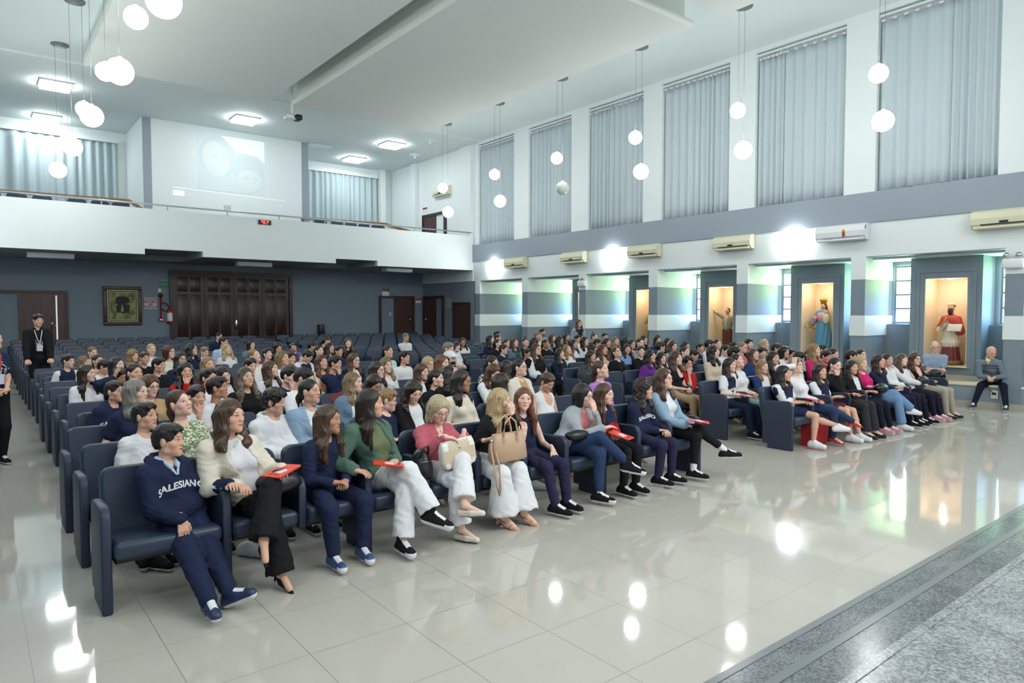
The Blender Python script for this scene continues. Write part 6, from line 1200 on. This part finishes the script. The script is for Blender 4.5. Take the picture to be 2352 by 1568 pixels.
lanyard(b_,inf,mat('lanyard_red',S(190,70,64),.6),mat('badge_white',S(206,206,222),.3))
def emblem(body,inf,nm,t=.52,r=.085):
    g=kid(body,nm); tr=BVHTree.FromPolygons([v.co for v in g.data.vertices],[tuple(p.vertices) for p in g.data.polygons]); fx=inf['T']@V(0,-1,0); rx=inf['T']@V(1,0,0); base=inf['at'](t); q=MB(); rr=random.Random(4)
    def pt(x,z):
        h=tr.ray_cast(Vector(base+rx*x+V(0,0,z)+fx*.5),Vector(-fx)); return (h[0]+Vector(fx)*.003) if h[0] is not None else Vector(base+fx*.1)
    n=24
    for r0,r1 in ((r*.92,r),(r*.1,r*.34)): q.add([pt(rad*math.cos(2*math.pi*i/n),rad*math.sin(2*math.pi*i/n)) for i in range(n) for rad in (r0,r1)],[(2*i,2*i+1,(2*i+3)%(2*n),(2*i+2)%(2*n)) for i in range(n)])
    for _ in range(26):
        a=rr.uniform(0,6.28); d=rr.uniform(.4,1.9)*r; x,z=d*math.cos(a),d*math.sin(a)*.9; s_=rr.uniform(.006,.02)
        q.add([pt(x-s_,z),pt(x+s_*.3,z-s_*.7),pt(x+s_,z+s_*.2),pt(x-s_*.2,z+s_)],[(0,1,2,3)])
    q.build('printed_emblem',cloth('white'),g)
emblem(b_,inf,'tee',.5,.10)
b_,inf=stand((1.02,15.78,0),0,(1.02,15.7,1.72),(18,-6,0),'c','S','k',2,'J','black','tall boy standing behind the left seats, hands on a chair back','',innercol='black',bcol='black',s=1.08,HL=(.17,-.30,.93),HR=(-.2,-.30,.93),hand=('flat','flat'),hs=1.03,HLd=(0,-1,-.5),HRd=(0,-1,-.5))
emblem(b_,inf,'inner_top',.5,.07); lanyard(b_,inf,cloth('white'),mat('badge_white',S(206,206,222)),.5)
stand((14.9,15.4,0),R(-20),(14.9,15.34,1.53),(-14,0,0),'w','L','r',1,'J','grey','woman standing by the wall in grey cardigan and navy top',extra='G',innercol='navy',bcol='black',s=.98,HL=(.1,-.16,.95),HR=(-.1,-.16,.95))
o=dict(seated=True,bcol='black',s=1.02,HL=(-.02,-.30,.66),HR=(.10,-.28,.70),FL=(.2,-.72,.1),FR=(-.2,-.7,.1),fat=1.12,px=0,shoes=('flat','blackl','blackl'),ty=0)
stand((15.82,5.62,0),R(-78),(15.62,5.55,1.165),(-62,-14,4),'m','Z','g',1,'T','shirtbl','man with glasses and light blue shirt seated on the wall bench',extra='GQ',**o)
o=dict(seated=True,bcol='darknavy',s=1.0,HL=(.05,-.50,.63),HR=(-.05,-.50,.63),FL=(.26,-.62,.1),FR=(-.26,-.58,.1),fat=1.12,shoes=('sneaker','navyblue','white'),ty=0,HLd=(-.4,-.8,-.3),HRd=(.4,-.8,-.3),hand=('grip','grip'),neck='v',topname='striped_sweater')
b_,inf=stand((15.80,4.50,0),R(-84),(15.42,4.50,1.10),(-44,-22,0),'m','Z','w',2,'L','vest','old bald man in grey sweater with red stripes on the bench',extra='Q',**o)
g=kid(b_,'striped_sweater'); tr=BVHTree.FromPolygons([v.co for v in g.data.vertices],[tuple(p.vertices) for p in g.data.polygons]); q=MB(); fx=inf['T']@V(0,-1,0); rx=inf['T']@V(1,0,0)
for t_ in (.62,.74):
    pts=[]
    for i in range(-9,10):
        if abs(i)<2 and t_>.7: continue
        for dz in (-.006,.006):
            h=tr.ray_cast(Vector(inf['at'](t_)+rx*i*.016+V(0,0,dz)+fx*.5),Vector(-fx)); pts.append(h[0]+Vector(fx)*.002 if h[0] is not None else Vector(inf['at'](t_)))
    q.add(pts,[(2*i,2*i+1,2*i+3,2*i+2) for i in range(len(pts)//2-1)])
q.build('sweater_stripe',cloth('burgundy'),g)
q=SDF(); N=inf['N']; q.cap(N+rx*.045+V(0,0,.03),N+rx*.01+fx*.10+V(0,0,-.02),.02); q.cap(N-rx*.045+V(0,0,.03),N-rx*.01+fx*.10+V(0,0,-.02),.02); q.cap(N+fx*.05+V(0,0,.0),N+fx*.085+V(0,0,-.07),.03,.012); P_,F_=q.mesh(.006); link('collar',fastmesh('collar',P_,F_,[cloth('lemon')]),b_)
soft_bag('camera_bag',(15.35,5.45,.56),(.14,.1,.08),M_bagk,'black camera on lap of the man with light blue shirt','camera',0,False)
# ------------------------------------------------------------ statues in the niches
def statue(x,y,lab,parts,rz=R(-90)):
    x=x+.077*(y+1.37-6.94)
    t=empty('saint_statue',(x,y,.745),rz); tag(t,lab,'statue','painted statues in the lit niches')
    for nm,s,m in parts:
        P,F=s.mesh(.011); link(nm,fastmesh(nm,P,F,[m]),t)
    b=MB(); b.lathe([(.001,0),(.24,0),(.24,.07),(.2,.1),(.001,.1)],(0,0,0),20); b.build('plinth',mat('plinth_brown',S(110,88,60),.5),t); return t
pl=lambda n,c: mat('plaster_'+n,S(*c),.45)
yn=FN[5]-1.37
s1=SDF(); s1.cap((0,0,.12),(0,0,.56),.18,.13); s1.noise=lambda x,y,z:.008*np.sin(np.arctan2(x,y)*14)
s2=SDF(); s2.cap((0,0,.46),(0,0,.9),.165,.12); s2.ell((0,0,.48),(.185,.165,.07)); s2.cap((-.16,0,.95),(-.2,-.1,.74),.055,.05); s2.cap((-.2,-.1,.74),(-.02,-.2,.88),.045,.035); s2.noise=lambda x,y,z:.006*np.sin(np.arctan2(x,y)*18)
s3=SDF(); s3.ell((0,0,.93),(.17,.125,.16)); s3.cap((-.13,0,.99),(-.18,-.06,.82),.065,.065); s3.cap((.13,0,.99),(.2,-.05,.72),.065,.085)
s4=SDF(); s4.ell((0,-.01,1.22),(.062,.072,.088)); s4.cap((0,-.0,1.05),(0,0,1.18),.042); s8=SDF(); s8.cap((-.02,-.2,.88),(.0,-.22,.93),.03,.02); s9=SDF(); s9.ball((.1,-.22,.76),.035)
s5=SDF(); s5.ell((0,-.055,1.15),(.052,.045,.085)); s5.cap((-.06,.02,1.26),(.06,.02,1.26),.02)
s6=SDF(); s6.ell((0,.0,1.295),(.066,.074,.03))
t=statue(16.5,yn,'bearded bishop statue in red cape and white robe, nearest niche',[('cassock',s1,pl('maroon',(112,40,44))),('surplice',s2,pl('ivory',(216,206,190))),('cape',s3,pl('crimson',(168,58,48))),('figure_head',s4,pl('skin',(196,150,120))),('figure_hand',s8,pl('skin',(196,150,120))),('figure_hand',s9,pl('skin',(196,150,120))),('beard',s5,pl('dark_brown',(50,30,24))),('cap',s6,pl('ivory',(216,206,190)))])
b=MB(); b.box((-.13,-.015,-.09),(.13,.015,.09),0,.005,Matrix.Translation((.17,-.30,.80))@Matrix.Rotation(R(-35),4,'X')); b.build('open_book',pl('ivory',(216,206,190)),t)
b=MB(); b.tube([(-.12,-.24,.8),(.0,-.26,1.02)],.014,8); b.build('quill',pl('gilt',(190,160,90)),t)
t.scale=(1.0,1.0,1.0)
yn=FN[4]-1.37
s1=SDF(); s1.cap((0,0,.1),(0,0,.55),.2,.15); s1.noise=lambda x,y,z:.01*np.sin(np.arctan2(x,y)*12)
s2=SDF(); s2.cap((0,.02,.35),(0,0,1.1),.21,.12); s2.cap((.03,-.05,.12),(.0,-.05,.8),.16,.13); s2.cap((-.13,0,1.1),(-.24,-.1,.86),.07,.07); s2.cap((.0,-.02,.3),(.1,0,.05),.1,sub=True); s2.noise=lambda x,y,z:.009*np.sin(np.arctan2(x,y)*11+z*9)
s3=SDF(); s3.ell((0,-.05,1.0),(.14,.12,.15)); s3.cap((-.22,-.12,.86),(-.12,-.2,.98),.05)
s4=SDF(); s4.ell((0,-.01,1.27),(.058,.07,.08)); s4.cap((0,0,1.15),(0,0,1.22),.04); s8=SDF(); s8.ball((-.27,-.16,.8),.03); s9=SDF(); s9.ell((.13,-.13,1.1),(.05,.05,.06))
s5=SDF(); s5.ell((0,.015,1.28),(.07,.07,.09)); s5.cap((0,.04,1.25),(0,.06,1.05),.07,.08); s5.ell((0,-.09,1.25),(.05,.06,.085),sub=True)
s6=SDF(); s6.cap((0,0,1.36),(0,0,1.42),.062,.085); s6.cap((0,0,1.44),(0,0,1.5),.05,.06,sub=True); s6.noise=lambda x,y,z:.012*np.sin(np.arctan2(x,y)*7)
s7=SDF(); s7.ell((.13,-.14,.98),(.08,.07,.13))
t=statue(16.5,yn,'statue of a crowned lady in blue mantle holding a child and scepter',[('underskirt',s1,pl('rose',(214,150,160))),('mantle',s2,pl('blue',(84,146,180))),('bodice',s3,pl('rose',(214,150,160))),('figure_head',s4,pl('skin',(196,150,120))),('figure_hand',s8,pl('skin',(196,150,120))),('child_head',s9,pl('skin',(196,150,120))),('hair',s5,pl('dark_brown',(50,30,24))),('crown',s6,M_gold),('child_figure',s7,pl('ivory',(216,206,190)))])
b=MB(); b.tube([(-.16,-.12,.72),(-.62,-.26,.86)],.014,8); b.ball((-.63,-.26,.862),.025,0,10); b.build('scepter',M_gold,t)
yn=FN[3]-1.37
s1=SDF(); 
for x in (-1,1): s1.cap((x*.07,0,.12),(x*.07,0,.6),.07,.085)
s2=SDF(); s2.ell((0,0,.82),(.15,.12,.24)); s2.cap((.15,0,.98),(.24,.02,.72),.05,.045); s2.cap((-.15,0,.98),(-.3,-.08,1.1),.05,.042); s2.cap((0,-.12,.95),(0,-.13,.6),.045,.05,sub=True)
s3=SDF(); s3.ell((0,-.01,.84),(.12,.11,.22))
s4=SDF(); s4.ell((0,-.01,1.16),(.055,.065,.08)); s4.cap((0,0,1.05),(0,0,1.1),.04); s8=SDF(); s8.cap((-.3,-.08,1.1),(-.46,-.14,1.27),.035,.022); s8.cap((-.46,-.14,1.27),(-.5,-.15,1.32),.026,.014)
s5=SDF(); s5.ell((0,.02,1.18),(.062,.068,.08)); s5.ell((0,-.08,1.14),(.05,.055,.075),sub=True)
statue(16.5,yn,'statue of a young man in grey jacket raising one arm',[('legs',s1,pl('maroon2',(96,44,34))),('coat',s2,pl('grey',(140,138,128))),('vest',s3,pl('straw',(190,176,140))),('raised_forearm',s8,pl('straw',(190,176,140))),('figure_head',s4,pl('skin',(196,150,120))),('hair',s5,pl('dark_brown',(50,30,24)))])
b=MB()
t=empty('dried_plant',(16.45+.077*(yn+1.37-6.94),yn-.3,.745)); tag(t,'small plant beside the raised-arm statue','plant'); b=MB(); rr=random.Random(2)
for _ in range(16):
    a=rr.uniform(0,6.28); h=rr.uniform(.25,.5); dx,dy=math.cos(a)*rr.uniform(.03,.1),math.sin(a)*rr.uniform(.03,.1); b.tube([(0,0,0),(dx*.5,dy*.5,h*.6),(dx,dy,h)],[.004,.004,.002],5)
    for q_ in (.6,.8,1.0): c=Vector((dx*q_,dy*q_,h*q_)); b.add([c,c+Vector((.02,.015,.02)),c+Vector((.0,.0,.05)),c+Vector((-.02,-.01,.025))],[(0,1,2,3)])
b.build('stems',mat('leaf_olive',S(132,140,84),.6),t); b=MB(); b.lathe([(.001,0),(.05,0),(.06,.1),(.001,.1)],(0,0,0),14); b.build('pot',mat('pot_brown',S(120,86,60),.5),t)
yn=FN[2]-1.37
s1=SDF(); s1.cap((0,0,.1),(0,0,.9),.17,.14); s2=SDF(); s2.ell((0,0,1.0),(.17,.13,.2)); s2.cap((-.14,0,1.05),(-.22,-.08,.8),.055,.05); s4=SDF(); s4.ell((0,-.01,1.3),(.058,.07,.085)); s4.cap((0,0,1.15),(0,0,1.24),.04); s5=SDF(); s5.cap((-.1,0,1.37),(.1,0,1.37),.03); s5.ell((0,0,1.4),(.07,.08,.05))
statue(16.5,yn,'dark-robed statue with gold details, half hidden by the fin',[('robe',s1,pl('darkrobe',(40,36,36))),('tunic',s2,pl('gilt',(150,124,70))),('figure_head',s4,pl('skin',(196,150,120))),('hat',s5,pl('gilt2',(160,110,70)))])
build_chairs()
